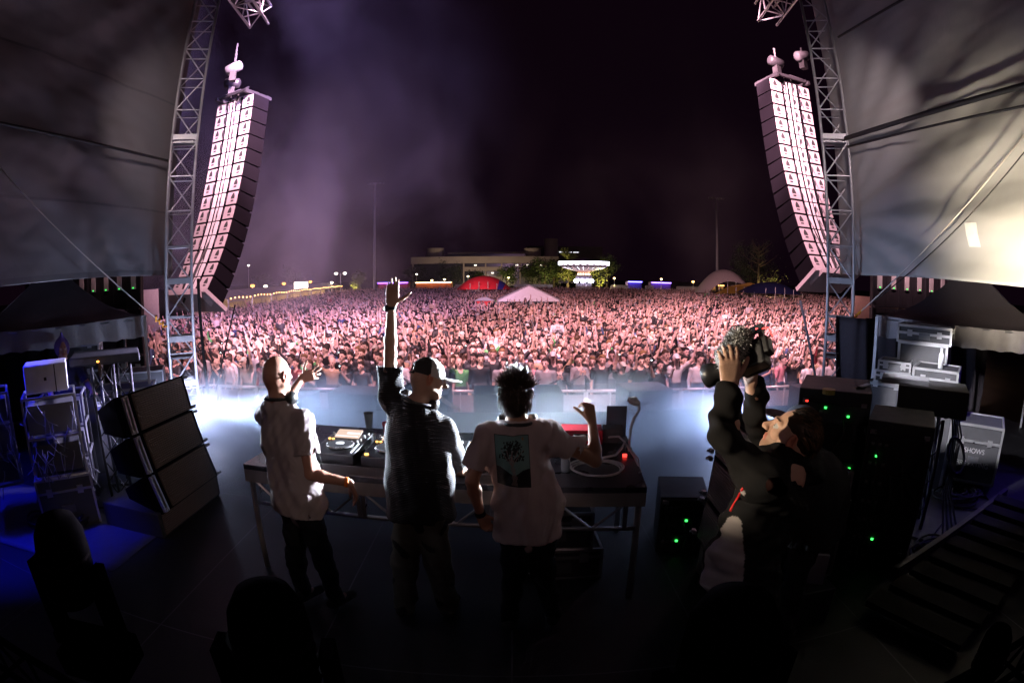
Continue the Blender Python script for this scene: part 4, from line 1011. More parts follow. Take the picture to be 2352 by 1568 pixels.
# ---- dark stage lamps close to the lens
M_mh = mat('lamp_housing', (.002, .0015, .002), .9, spec=.0); M_fin = mat('lamp_fin', (.006, .0035, .005), .9, spec=.02)
def moving_head(c, s, rz, label):
    c = Vector(c); e = empty('stage_light', c, label, 'stage light', 'dark moving lights along the rear riser')
    Mx = Matrix.Rotation(rz, 3, 'Z'); P = lambda x, y, z: c + Mx @ Vector((x * s, y * s, z * s))
    MB().lathe(P(0, 0, .30), [(.12 * s, -.12 * s), (.15 * s, -.05 * s), (.155 * s, .1 * s), (.14 * s, .22 * s), (.10 * s, .29 * s), (.03 * s, .315 * s)], 26, (0, .12, 1)).build('head', M_mh, e, smooth=True)
    q = MB()
    for k in range(4): q.lathe(P(0, 0, .22 + k * .06), [(.158 * s, 0), (.161 * s, .01 * s), (.158 * s, .02 * s)], 26, (0, .12, 1))
    q.build('cooling_fin', M_fin, e)
    q = MB()
    for a in (-1, 1): q.box(P(a * .20, 0, .16), (.05 * s, .12 * s, .42 * s), M=Mx)
    q.box(P(0, 0, -.06), (.45 * s, .16 * s, .06 * s), M=Mx); q.build('yoke', M_mh, e)
    MB().box(P(0, 0, -.17), (.4 * s, .32 * s, .15 * s), M=Mx).build('base', M_mh, e, bevel=.01)
def truss_under(x0, x1, y, z): truss('truss', (x0, y, z), (x1, y, z), .3, (0, 1, 0), (0, 0, 1), 'dark truss carrying the stage lights nearest the lens', 'truss', .4, M_mh)
for (u, v, Y, s, n) in ((112, 1180, 1.15, .8, 'farthest left'), (588, 1352, 1.0, .75, 'left of centre'), (1715, 1372, .95, .85, 'right of centre'), (2310, 1440, .9, .5, 'farthest right')):
    p = at(u, v, Y=Y); moving_head((p.x, p.y, p.z - .615 * s), s, .2, f'dark rounded moving light at the bottom of the view, {n}')
truss_under(-3.6, 3.2, 1.0, 2.02)
# ================================================================ THE FIELD BEHIND
M_leafd = mat('leaf_dark', (.035, .06, .02), .7, var=.5, scale=3); M_leafy = mat('leaf_lit', (.12, .14, .035), .7, var=.5, scale=3); M_bark = mat('bark', (.10, .075, .055), .9, var=.4, bump=.4, bscale=10)  # leaf_lit is a foliage copy with lamplight put into its colour
def tree(x, y, h, w, label, m, seed, leaves=1500, trunk=.28, ls=.16, name='tree', bare=False):
    r = random.Random(seed); e = empty(name, (x, y, 0), label, 'tree', 'trees at the far side of the field'); t = MB(); tips = []
    base = Vector((x, y, 0)); top = base + Vector((r.uniform(-.05, .05) * h, 0, h * .8)); t.tube([base, base.lerp(top, .4) + Vector((r.uniform(-.1, .1), 0, 0)), top], [h * .035, h * .022, h * .006], 7)
    for k in range(11 if not bare else 16):
        f = r.uniform(trunk, .92); a = r.uniform(0, 6.28); p = base.lerp(top, f); L = w * .5 * (1.15 - f * .6) * r.uniform(.6, 1); q = p + Vector((math.cos(a) * L, math.sin(a) * L, L * r.uniform(.2, .8))); mid = p.lerp(q, .5) + Vector((0, 0, -L * .08))
        t.tube([p, mid, q], [h * .012, h * .007, h * .002], 5); tips += [q, mid]
        for j in range(2): s_ = q + Vector((r.uniform(-1, 1), r.uniform(-1, 1), r.uniform(-.3, 1))) * L * .4; t.bar(mid, s_, h * .003, 4); tips.append(s_)
    t.build('trunk', M_bark, e, smooth=True); V = []; F = []
    for i in range(leaves):
        c = r.choice(tips); p = c + Vector((r.gauss(0, 1), r.gauss(0, 1), r.gauss(0, .8))) * w * .085; s_ = ls * r.uniform(.5, 1.3); a = Vector((r.gauss(0, 1), r.gauss(0, 1), r.gauss(0, 1))).normalized(); b = a.orthogonal().normalized(); d = a.cross(b)
        k = len(V); V += [p - b * s_, p + d * s_ * .6, p + b * s_, p - d * s_ * .6]; F.append((k, k + 1, k + 2, k + 3))
    MB().add(V, F).build('crown', m, e)
    return e
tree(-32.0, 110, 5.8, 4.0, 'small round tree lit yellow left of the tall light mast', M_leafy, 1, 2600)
lamp('tree_uplight', 'POINT', (-33, 107.5, 1.2), None, 900, (1, .8, .25), .2)
tree(-44, 100, 8.5, 4.5, 'slim dim tree behind the food stalls', M_leafd, 2, 1400); tree(-48, 95, 6.5, 5, 'broad dim tree behind the food stalls, farther left', M_leafd, 9, 1400)
k = 0
for (x, y, h, w, m, l) in ((-34, 190, 8, 9, M_leafd, 'dark tree before the left end of the long building'), (-22, 185, 9, 9, M_leafd, 'dark tree before the long building, second from its left end'), (-2, 185, 8, 8, M_leafd, 'dark tree before the middle of the long building'), (9, 150, 11, 8, M_leafd, 'tall dark tree at the right end of the building'),
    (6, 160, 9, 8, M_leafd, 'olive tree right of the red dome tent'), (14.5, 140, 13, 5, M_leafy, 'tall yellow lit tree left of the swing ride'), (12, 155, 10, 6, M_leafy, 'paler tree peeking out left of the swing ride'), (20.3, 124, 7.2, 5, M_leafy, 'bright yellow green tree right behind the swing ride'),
    (24, 135, 10, 7, M_leafd, 'dark tree right of the swing ride'), (62, 130, 13, 12, M_leafd, 'large dark tree beyond the white dome'), (-12, 190, 6, 7, M_leafd, 'low dark tree in front of the building')):
    k += 1; tree(x, y, h, w, l, m, 20 + k, 1800, ls=.26)
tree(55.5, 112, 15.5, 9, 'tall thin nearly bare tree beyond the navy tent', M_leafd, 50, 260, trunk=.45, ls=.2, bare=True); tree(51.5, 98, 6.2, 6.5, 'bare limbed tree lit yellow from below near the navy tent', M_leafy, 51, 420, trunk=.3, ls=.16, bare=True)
for p, e_ in (((51, 96.5, 1.0), 1500), ((20.5, 119.5, 1.8), 3200), ((14, 134, 1.5), 3600), ((9, 143, 1.2), 1600), ((54, 110, 1), 800), ((-3, 176, 1.5), 2400)): lamp('tree_uplight', 'POINT', p, None, e_, (1, .78, .28), .2)
# ---- the long pale building
M_conc = mat('pale_concrete', (.34, .29, .26), .8, var=.15, scale=.2); M_glass = mat('dark_glazing', (.02, .022, .026), .2)
bd = empty('building', (-10, 225, 0), 'long low building with pale concrete bands and round towers', 'building')
def bbox(nm, x0, x1, z0, z1, m, y=220, d=14): return boxo(nm, ((x0 + x1) / 2, y + d / 2, (z0 + z1) / 2), (x1 - x0, d, z1 - z0), m, bd)
bbox('core', -41, 20, 0, 9.3, M_glass, 222, 20); bbox('parapet_band', -41.6, 19, 9.4, 12.2, M_conc, 220, 22); bbox('roof_slab', -27, 7.5, 13.6, 14.2, M_conc, 226, 16); bbox('upper_storey', -27, 7.5, 12.25, 13.5, M_glass, 227, 14)
bbox('floor_band', -20, -4.5, 6.2, 7.9, M_conc, 220.5, 20); bbox('floor_band', -10.5, -4.3, 2.6, 4.0, M_conc, 220.4, 20)
for x in (-41.2, -20, -11, -4.5, 3, 11): bbox('column', x, x + .55, 0, 9.35, M_conc, 220.2, 1)
for x, w, zt in ((-32.6, 3.7, 16.2), (8.6, 3.6, 15.9)): MB().lathe((x, 229, 12.25), [(w, 0), (w, zt - 12.3)], 28).build('round_tower', M_conc, bd, smooth=False)
for x in (-15, -8, 2, 6.5, 12): boxo('lit_window', (x, 221.8, 8.6 if x != -8 else 5.4), (1.0, .3, .5), glow('window_white', (1, .9, .7), 2.5), bd)
ob = empty('building', (28, 250, 0), 'dark building behind the swing ride with a lit white roof sign', 'building'); boxo('wall', (25, 262, 9.2), (36, 14, 18.4), mat('dark_concrete', (.04, .03, .035), .8), ob); MB().lathe((18, 250, 12), [(3.2, 0), (3.2, 9.5)], 20).build('round_tower', M_conc, ob)
sg_ = boxo('sign_band', (29.5, 254.7, 15.6), (15, .2, 1.6), M_black, ob); MB().box((25.2, 254.5, 15.6), (6.0, .1, .45)).box((30.2, 254.5, 15.55), (2.6, .1, .4)).build('roof_sign', glow('sign_white', (.9, .9, 1), 1.3), ob)
lamp('facade_lamp', 'SPOT', (-12, 192, 1.0), (-12, 222, 9), 14000, (1, .72, .5), .5, 120, .8)
# ---- food stalls with strings of bulbs
M_tent = mat('stall_canvas', (.5, .45, .4), .7, var=.1); G_bulb = glow('bulb_warm', (1, .50, .16), 11); G_in = mat('stall_wall', (.6, .5, .36), .7)
a = Vector((-24.1, 41, 0)); b = Vector((-32.6, 100, 0)); n = 9; dv = (b - a) / n; dn = dv.normalized(); back = Vector((-dn.y, dn.x, 0))
if back.x > 0: back = -back
for k in range(n):
    p = a + dv * k; q = p + dv * .96; L = (q - p).length; e = empty('food_stall', (p + q) / 2, f'cream food stall in the lamp lit row, {ORD[k]}', 'food stall', 'food stalls strung with warm bulbs')
    ridge = MB().add([p + Vector((0, 0, 2.55)), q + Vector((0, 0, 2.55)), q + back * 1.8 + Vector((0, 0, 3.25)), p + back * 1.8 + Vector((0, 0, 3.25)), q + back * 3.6 + Vector((0, 0, 2.55)), p + back * 3.6 + Vector((0, 0, 2.55))], [(0, 1, 2, 3), (3, 2, 4, 5), (0, 3, 5), (1, 4, 2)]); ridge.build('roof', M_tent, e)
    ln = Matrix.Rotation(math.atan2(dn.y, dn.x), 3, 'Z'); MB().box((p + q) / 2 + Vector((0, 0, 2.4)), (L, .04, .3), M=ln).build('valance', M_tent, e)
    MB().box((p + q) / 2 + back * 3.5 + Vector((0, 0, 1.25)), (L, .06, 2.5), M=ln).build('back_wall', G_in, e); MB().box((p + q) / 2 + back * .3 + Vector((0, 0, .55)), (L * .9, .5, 1.1), M=ln).build('counter', G_in, e)
    lg = MB()
    for c in (p, q, p + back * 3.6, q + back * 3.6): lg.bar(c, c + Vector((0, 0, 2.55)), .03)
    lg.build('leg', M_alu, e); bl = MB()
    for i in range(6): bl.lathe(p.lerp(q, (i + .5) / 6) - back * .08 + Vector((0, 0, 2.55 + .05 * math.sin(i))), [(.02, -.05), (.05, 0), (.05, .05), (.02, .08)], 8)
    bl.build('bulb_string', G_bulb, e)
    lamp('stall_lamp', 'POINT', tuple((p + q) / 2 + back * 1.0 + Vector((0, 0, 2.2))), None, 60 + 22 * k, (1, .62, .25), .25)
sgn = empty('stall_sign', (-27.2, 66, 3.1), 'bright white rectangular sign above the food stalls', 'sign'); boxo('sign_face', (-27.3, 66, 3.25), (2.2, .15, .75), glow('sign_glow', (1, .88, .7), 9), sgn, R(60)); boxo('sign_frame', (-27.36, 66.1, 3.25), (2.4, .1, .9), M_white, sgn, R(60))
# ---- street lamps
def street_lamp(x, y, h, label, col, s, double=False):
    e = empty('street_lamp', (x, y, 0), label, 'street lamp', 'lamps around the field'); MB().tube([(x, y, 0), (x, y, h)], [.09, .05], 8).build('pole', M_steel, e)
    hd = MB(); gl = MB()
    for q in ((-1, 1) if double else (0,)):
        hx = x + q * .8
        if double: hd.bar((x, y, h - .3), (hx, y, h), .03)
        hd.lathe((hx, y, h + .02), [(.1, 0), (.26, .08), (.2, .16)], 10); gl.lathe((hx, y, h - .2), [(.06, -.06), (.24, .04), (.28, .2)], 12)
    hd.build('lamp_cap', M_steel, e); gl.build('lamp_globe', glow('lamp_%d_%d' % (int(col[1] * 100), int(s)), col, s), e)
for (u, v, Y, l, c, s, d) in ((580, 655, 58, 'orange street lamp behind the nearest food stalls', (1, .36, .07), 16, 0), (652, 650, 72, 'orange street lamp behind the middle food stalls', (1, .36, .07), 16, 0), (713, 646, 84, 'orange street lamp behind the far food stalls', (1, .36, .07), 16, 0),
    (610, 656, 66, 'small white street lamp between the two nearest orange lamps', (1, .85, .6), 22, 0), (762, 648, 92, 'small white street lamp near the end of the stalls', (1, .85, .6), 22, 0), (782, 627, 88, 'white street lamp with a long arm by the yellow tree', (1, .9, .75), 42, 1),
    (571, 609, 120, 'lone high white lamp in the haze at left', (1, .9, .8), 30, 0), (992, 643, 125, 'low yellow lamp left of the red dome', (1, .75, .3), 24, 0), (1021, 641, 122, 'low yellow lamp just left of the red dome', (1, .75, .3), 24, 0), (1075, 634, 150, 'white lamp before the building over the red dome', (1, .85, .55), 40, 0),
    (1168, 637, 145, 'yellow lamp right above the red dome tent', (1, .75, .3), 26, 0), (1411, 638, 118, 'yellow lamp right of the swing ride', (1, .7, .25), 26, 0), (1519, 640, 120, 'yellow lamp above the purple lit bars at right', (1, .7, .3), 24, 0), (1592, 646, 110, 'orange glowing lamp left of the white dome', (1, .4, .1), 45, 0), (957, 629, 160, 'white lamp at the left corner of the building', (1, .9, .7), 24, 0)):
    p = at(u, v, Y=Y); street_lamp(p.x, Y, p.z, l, c, s * .45, bool(d))
# ---- light masts
for (u0, v0, v1, Y, l) in ((862, 655, 421, 97, 'tall bare floodlight mast at the left'), (1645, 640, 455, 93, 'tall bare floodlight mast at the right')):
    p = at(u0, v1, Y=Y); e = empty('floodlight_mast', (p.x, Y, 0), l, 'light mast'); MB().tube([(p.x, Y, 0), (p.x, Y, p.z * .5), (p.x, Y, p.z)], [.26, .2, .12], 10).build('mast', mat('mast_paint', (.5, .48, .5), .5), e, smooth=True)
    q = MB()
    for dx in (-1.3, -.6, .6, 1.3): q.box((p.x + dx, Y, p.z - .05), (.45, .3, .3))
    q.build('floodlight', M_grey, e); boxo('crossbar', (p.x, Y, p.z), (3.2, .12, .12), M_steel, e)
# ---- bars with coloured edge light
def bar_hut(x0, x1, y, z, label, col, s, wall=(.2, .1, .12)):
    e = empty('bar_hut', ((x0 + x1) / 2, y, 0), label, 'bar hut'); boxo('hut_wall', ((x0 + x1) / 2, y + 1.5, z / 2), (x1 - x0, 2.6, z), mat('hut_%d' % int(x0 + 99), wall, .7), e); boxo('roof_edge', ((x0 + x1) / 2, y, z + .06), (x1 - x0 + .4, .5, .14), M_white, e)
    boxo('light_strip', ((x0 + x1) / 2, y - .3, z - .05), (x1 - x0, .08, .16), glow('strip_%d' % int(x0 + 99), col, s), e); boxo('counter', ((x0 + x1) / 2, y + .05, .6), (x1 - x0 - .5, .4, 1.2), M_white, e)
bar_hut(-30.4, -23.4, 120, 2.75, 'bar hut edged in purple light behind the raised hand', (.25, .08, 1), 10, (.4, .05, .04)); bar_hut(-21.6, -13.5, 120, 2.7, 'bar hut edged in warm white light', (1, .75, .4), 7, (.5, .12, .04))
bar_hut(26.2, 29.4, 120, 3.0, 'bar hut edged in blue light right of the swing ride', (.12, .1, 1), 16, (.08, .05, .3)); bar_hut(32.2, 37, 122, 2.9, 'bar hut edged in violet light farther right', (.3, .15, 1), 9, (.2, .1, .4)); bar_hut(44, 49, 118, 2.7, 'bar hut with an orange strip left of the white dome', (1, .45, .12), 6, (.4, .3, .25))
for i, (x0, x1) in enumerate(((-12.5, -6), (0.5, 9), (22, 26), (30, 32), (37.5, 43.5))): 
    e = empty('site_fence', ((x0 + x1) / 2, 119, 0), f'low pale hoarding along the far edge of the field, {ORD[i]}', 'fence'); boxo('hoarding', ((x0 + x1) / 2, 119, 1.1), (x1 - x0, .08, 2.2), mat('hoarding', (.35, .32, .32), .7), e)
# ---- dome tents
def arch_tent(x, y, w, h, d, label, m, m2, legs=2.0, kind='dome_tent', low=1.7, droop=.97):
    e = empty(kind, (x, y, 0), label, 'tent'); V = []; F = []; nu, nv = 28, 14
    for j in range(nv + 1):
        for i in range(nu + 1):
            u = i / nu * 2 - 1; v = j / nv * 2 - 1; z = low + (h - low) * (1 - abs(u) ** 2.2) * (1 - droop * v * v); V.append((x + u * w / 2 * (1 - .12 * v * v), y + v * d / 2, z))
    F = [(j * (nu + 1) + i, j * (nu + 1) + i + 1, (j + 1) * (nu + 1) + i + 1, (j + 1) * (nu + 1) + i) for j in range(nv) for i in range(nu)]
    k = int(len(F) * 1); a_ = [f for f in F if (f[0] % (nu + 1)) < nu * .78 or (f[0] % (nu + 1)) > nu * .86]; b_ = [f for f in F if f not in a_]
    MB().add(V, a_).build('canopy', m, e, smooth=True); MB().add(V, b_).build('stripe', m2, e, smooth=True); q = MB()
    for u in (-.92, -.5, -.15, .2, .55, .9): q.bar((x + u * w / 2 * .9, y - d / 2 + .1, 0), (x + u * w / 2 * .9, y - d / 2 + .1, low + (h - low) * (1 - abs(u) ** 2.2) * .6), .05)
    q.build('pole', M_steel, e)
    return e
arch_tent(-4.4, 85, 8.6, 4.0, 7, 'red dome tent with a dark blue stripe rising from the crowd', mat('red_canvas', (.75, .02, .04), .6, emit=None), mat('blue_canvas', (.05, .04, .3), .6), low=1.9)
arch_tent(31.6, 76, 8.6, 5.5, 6, 'white and ochre dome shelter at the right', mat('cream_canvas', (.66, .58, .52), .6), mat('cream_canvas', (.66, .58, .52), .6), low=2.0, droop=.5)
MB().add([(28.8, 72.9, 1.9), (31, 72.9, 3.0), (34.5, 72.9, 3.7), (36.5, 72.9, 3.4), (35.5, 74, 2.2), (32, 74, 2.0)], [(0, 1, 2, 3, 4, 5)]).build('ochre_canvas', mat('ochre_canvas', (.4, .24, .04), .6)); tag(bpy.data.objects['ochre_canvas'], 'ochre flap of canvas hung across the white dome', 'canvas')
arch_tent(36.6, 70, 9.8, 3.9, 6, 'low navy marquee right of the white dome', mat('navy_canvas', (.03, .035, .13), .6), mat('navy_canvas', (.03, .035, .13), .6), low=2.3, kind='marquee')
lamp('marquee_lamp', 'POINT', (37, 70, 2.2), None, 160, (1, .75, .45), .2); lamp('red_dome_fill', 'SPOT', (-6, 77, 4.6), (-4.4, 85, 3.2), 900, (1, .8, .8), .3, 90, .8)
# ---- white control marquee in the crowd
fm = empty('control_marquee', (1.38, 46.5, 0), 'white gabled marquee of the sound control standing in the crowd', 'marquee'); M_wt = mat('white_canvas', (.72, .7, .72), .6, var=.05)
xa, xm, xb, ze, zr, ya, yb = -1.15, 1.38, 3.92, 1.98, 3.17, 44, 48.5
MB().add([(xa, ya, ze), (xb, ya, ze), (xm, ya, zr), (xa, yb, ze), (xb, yb, ze), (xm, yb, zr)], [(0, 2, 5, 3), (2, 1, 4, 5)]).build('roof', M_wt, fm); MB().add([(xa, yb, 0), (xb, yb, 0), (xb, yb, ze), (xm, yb, zr), (xa, yb, ze)], [(0, 1, 2, 3, 4)]).build('back_wall', M_wt, fm)
MB().add([(xa, ya + .03, ze - .02), (xb, ya + .03, ze - .02), (xm, ya + .03, zr - .02), (xa, ya + .03, ze - .14), (xb, ya + .03, ze - .14)], [(0, 1, 2), (3, 4, 1, 0)]).build('gable', M_wt, fm)
q = MB()
for x in (xa, xb): q.bar((x, ya, 0), (x, ya, ze), .05); q.bar((x, ya, ze), (xm, ya - .02, zr), .05)
q.build('tent_frame', M_bar, fm); dk_ = empty('mixing_desk', (1.4, 45.0, 0), 'dark sound desks and racks inside the white marquee', 'sound desk'); q = MB()
for x, w, z in ((-.2, .7, 1.75), (.7, .9, 1.6), (2.4, 1.0, 1.62), (3.3, .5, 1.8)): q.box((x, 45.2, z / 2), (w, .6, z))
q.build('desk', M_black, dk_)
kk = 0
for (x, y, z, l) in ((.55, 46.2, .45, 'sound operator at the left desk in the white marquee'), (2.0, 46.4, .5, 'sound operator in the middle of the white marquee'), (2.9, 46.2, .45, 'sound operator at the right in the white marquee')):
    o = bpy.data.objects.new('person', PROTO[(0, 14, 4)[kk]][0]); C.objects.link(o); o.location = (x, y, z); o['tint'] = (.015, .015, .015); o['skin'] = (1, 1, 1); tag(o, l, 'person'); kk += 1
boxo('platform', (1.4, 46.3, .22), (4.6, 3, .42), M_dark, fm)
lamp('marquee_light', 'POINT', (1.4, 44.9, 2.6), None, 60, (.9, .8, 1), .3)
ks = empty('kiosk', (-2.6, 46, 0), 'small red walled kiosk with pale roof left of the white marquee', 'kiosk'); boxo('kiosk_wall', (-2.35, 46, 1.0), (1.3, 1.2, 1.7), mat('kiosk_red', (.6, .02, .02), .6), ks); MB().box((-2.35, 46, 1.98), (1.7, 1.6, .26), taper=.3).build('kiosk_roof', M_wt, ks)
# ---- swing ride
sr = empty('swing_ride', (14.7, 110, 0), 'brightly lit swing carousel with a scalloped crown of lights', 'fairground ride')
cx, cy = 14.7, 110; G_w = glow('ride_white', (.85, .85, 1), 9); G_p = glow('ride_pink', (1, .6, .6), 5)
MB().lathe((cx, cy, 6.45), [(5.2, 0), (5.15, .55), (3, .95), (.4, 1.3)], 40).build('crown_top', mat('ride_crown', (.12, .05, .2), .5), sr)
V = []; F = []
for i in range(96):
    for jj in (0, 1): a_ = 6.2832 * i / 96; rr_ = 5.25; V.append((cx + rr_ * math.cos(a_), cy + rr_ * math.sin(a_), 7.0 if jj == 0 else 6.5 - .22 * abs(math.sin(a_ * 12))))
F = [(2 * i, 2 * i + 1, (2 * i + 3) % 192, (2 * i + 2) % 192) for i in range(96)]
MB().add(V, F).build('light_crown', G_w, sr); q = MB(); q2 = MB()
for i in range(24):
    a_ = 6.2832 * i / 24 + .1; (q if i % 3 else q2).bar((cx + 4.4 * math.cos(a_), cy + 4.4 * math.sin(a_), 5.9), (cx + .9 * math.cos(a_), cy + .9 * math.sin(a_), 4.9), .09, 5)
q.build('sweep_lights', G_w, sr); q2.build('sweep_lights_pink', G_p, sr); MB().lathe((cx, cy, 4.8), [(.9, 0), (4.5, 1.05), (5.0, 1.6)], 30).build('sweep_cone', mat('ride_cone', (.5, .35, .4), .5), sr)
MB().lathe((cx, cy, 2.0), [(1.6, 0), (1.7, 2.2), (1.0, 2.4), (.9, 2.9)], 24).build('hub', mat('ride_hub', (.5, .45, .6), .4), sr); q = MB()
for i in range(10): a_ = 6.2832 * i / 10; q.lathe((cx + 1.65 * math.cos(a_), cy + 1.65 * math.sin(a_), 3.1), [(.1, -.42), (.42, -.2), (.42, .2), (.1, .42)], 10, (math.cos(a_), math.sin(a_), 0)); 
q.build('mirror_lights', G_w, sr); q = MB()
for i in range(14): a_ = 6.2832 * i / 14; q.lathe((cx + 1.2 * math.cos(a_), cy + 1.2 * math.sin(a_), 4.5), [(.05, -.15), (.16, 0), (.05, .15)], 8)
q.build('bulb_ring', glow('ride_warm', (1, .55, .3), 8), sr); MB().lathe((cx, cy, 0), [(6, 0), (6, .9), (5.6, 1.1), (1.7, 1.15), (1.7, 2.05)], 30).build('platform', mat('ride_base', (.3, .24, .24), .6), sr); q = MB()
for i in range(20):
    a_ = 6.2832 * i / 20; s0 = Vector((cx + 4.6 * math.cos(a_), cy + 4.6 * math.sin(a_), 5.95)); s1 = Vector((cx + 5.0 * math.cos(a_), cy + 5.0 * math.sin(a_), 2.6)); q.bar(s0, s1, .012, 4); q.box(s1, (.4, .4, .08)); q.box(s1 + Vector((0, .18, .25)), (.4, .06, .45))
q.build('swing_seats', M_dark, sr); lamp('ride_glow', 'POINT', (14.7, 108.6, 2.4), None, 500, (1, .8, .85), .4)
# ---- small service buildings by the towers
sb = empty('service_cabin', (-20.5, 21, 0), 'lit cabin with a glowing doorway beyond the left tower', 'cabin'); boxo('wall', (-20.5, 22.2, 1.9), (4.6, 2.0, 3.8), mat('cabin_wall', (.3, .25, .2), .7), sb); boxo('doorway', (-20.9, 21.15, 2.7), (1.0, .08, 1.9), glow('door_glow', (1, .72, .35), 2.6), sb); boxo('window_strip', (-19.2, 21.15, 2.3), (1.3, .08, .8), glow('door_glow2', (1, .5, .2), .6), sb)
sb = empty('service_cabin', (20.3, 22, 0), 'lit food van beyond the right tower', 'food van'); boxo('wall', (20.6, 23.2, 1.7), (4.6, 2.2, 3.4), mat('van_wall', (.3, .2, .15), .7), sb); boxo('serving_hatch', (20.6, 22.05, 2.5), (2.6, .06, .8), glow('hatch_glow', (1, .4, .16), 2.2), sb); boxo('light_strip', (20.6, 21.9, 3.1), (3.2, .08, .18), glow('hatch_strip', (1, .75, .4), 3), sb)
# ================================================================ PERFORMERS AND CREW
def vv(*a): return Vector(a)
def ortho(F, U):
    F = Vector(F).normalized(); U = Vector(U); U = (U - F * U.dot(F)).normalized(); return F, U, U.cross(F)   # forward, up, the person's left
def head_prims(c, F, U, bald=False, stubble=False, s=1.0):
    F, U, S = ortho(F, U); P = []; ax = (S, F, U); A = P.append; c = Vector(c)
    o = lambda a, b, d: c + (S * a + F * b + U * d) * s
    A(ell(o(0, -.012, .022), (.077 * s, .098 * s, .103 * s), ax, .02, 1)); A(ell(o(0, -.035, -.01), (.066 * s, .07 * s, .07 * s), ax, .03, 1))
    A(cap(o(0, .035, -.02), o(0, .05, -.078), .056 * s, .037 * s, .03, 7 if stubble else 1))
    A(cap(o(-.022, .062, -.088), o(.022, .062, -.088), .022 * s, .022 * s, .02, 7 if stubble else 1))
    for q in (-1, 1):
        A(cap(o(q * .05, .0, -.05), o(q * .03, .05, -.082), .026 * s, .022 * s, .02, 7 if stubble else 1)); A(ell(o(q * .038, .062, -.016), (.022 * s, .018 * s, .02 * s), ax, .015, 1))
        A(cap(o(q * .012, .088, .028), o(q * .045, .072, .030), .011 * s, .009 * s, .01, 1))
        A(dict(ell(o(q * .031, .100, .010), (.018 * s, .018 * s, .012 * s), ax, .010, 1, True)))
        A(ell(o(q * .031, .074, .008), (.0135 * s, .0135 * s, .0115 * s), ax, .003, 5)); A(ell(o(q * .031, .0865, .008), (.005 * s, .003 * s, .005 * s), ax, .001, 6))
        A(cap(o(q * .014, .0935, .033), o(q * .046, .078, .035), .0045 * s, .0035 * s, .003, 4))
        A(ell(o(q * .078, -.008, .0), (.008 * s, .020 * s, .033 * s), (S * 1 + F * .35 * -q, F + S * .35 * q, U), .006, 3)); A(cap(o(q * .084, -.018, .025), o(q * .087, -.022, -.006), .005 * s, .005 * s, .004, 3)); A(cap(o(q * .083, -.002, .032), o(q * .085, -.018, .027), .005 * s, .005 * s, .004, 3)); A(ell(o(q * .088, -.005, .003), (.008 * s, .011 * s, .017 * s), ax, .004, 3, True))
    A(cap(o(0, .088, .018), o(0, .116, -.022), .009 * s, .0135 * s, .012, 1)); A(ell(o(.011, .102, -.027), (.009 * s, .011 * s, .008 * s), ax, .006, 1)); A(ell(o(-.011, .102, -.027), (.009 * s, .011 * s, .008 * s), ax, .006, 1))
    A(cap(o(-.017, .088, -.050), o(.017, .088, -.050), .0065 * s, .0065 * s, .006, 8)); A(cap(o(-.015, .086, -.061), o(.015, .086, -.061), .0075 * s, .0075 * s, .006, 8)); A(ell(o(0, .1, -.0555), (.024 * s, .012 * s, .0018 * s), ax, .003, 8, True))
    return P
def hand_prims(w, d, n, t, curl=.3, spread=.12, thumb=.6, s=1.0, tcurl=.3):
    # w wrist, d along the palm, n back of the hand, t thumb side
    w = Vector(w); d = Vector(d).normalized(); t = Vector(t); t = (t - d * t.dot(d)).normalized(); nn = Vector(n); n = d.cross(t); n = n if n.dot(nn) > 0 else -n
    P = []; A = P.append
    for q in (-.027, -.009, .009, .027): A(cap(w + d * .012 * s + t * q * .6 * s, w + d * (.088 - abs(q) * .12) * s + t * q * s, .019 * s, .0155 * s, .012, 1, n, .78))
    A(cap(w + d * .03 * s + t * .018 * s - n * .008 * s, w + d * .07 * s + t * .03 * s - n * .008, .016 * s, .012 * s, .012, 1))
    L = (.074, .083, .077, .060); cu = curl if hasattr(curl, '__len__') else [curl * k for k in (.9, 1, 1.08, 1.15)]
    for i in range(4):
        q = (1.5 - i); b = w + d * (.092 - abs(q - .3) * .004) * s + t * (q * .0185) * s; dr = (d + t * (q * spread)).normalized(); a = 0; r = .0088 * s
        for k, f in enumerate((.46, .30, .24)):
            a += cu[i] * (1.0, 1.15, .8)[k]; v = dr * math.cos(a) - n * math.sin(a); e = b + v * L[i] * f * s
            A(cap(b, e, r * (1.04 - .08 * k), r * (.96 - .08 * k), .0035 if k else .007, 1)); b = e
        A(ell(b + n * .0 + v * .002, (.0055 * s, .0065 * s, .003 * s), (t, v, n * math.cos(a) + d * math.sin(a)), .002, 9))
    b = w + d * .028 * s + t * .026 * s - n * .006 * s; v = (t * thumb + d * (1.05 - thumb * .5) - n * tcurl * .6).normalized()
    for k, f in enumerate((.045, .034, .026)):
        e = b + v * f * s; A(cap(b, e, (.0135, .0108, .0098)[k] * s, (.0112, .0098, .0082)[k] * s, .007 if k == 0 else .0035, 1)); b = e; v = (v + d * .22 * (1 - tcurl) - n * .25 * tcurl).normalized()
    return P
def limb(a, b, c, r, col=1, k=.02):
    a, b, c = Vector(a), Vector(b), Vector(c); m = b.lerp(c, .28)
    return [cap(a, a.lerp(b, .5), r[0], r[0] * .93, k, col), cap(a.lerp(b, .5), b, r[0] * .93, r[1], k, col), cap(b, m, r[1], r[1] * 1.06, k, col), cap(m, c, r[1] * 1.06, r[2], k, col)]
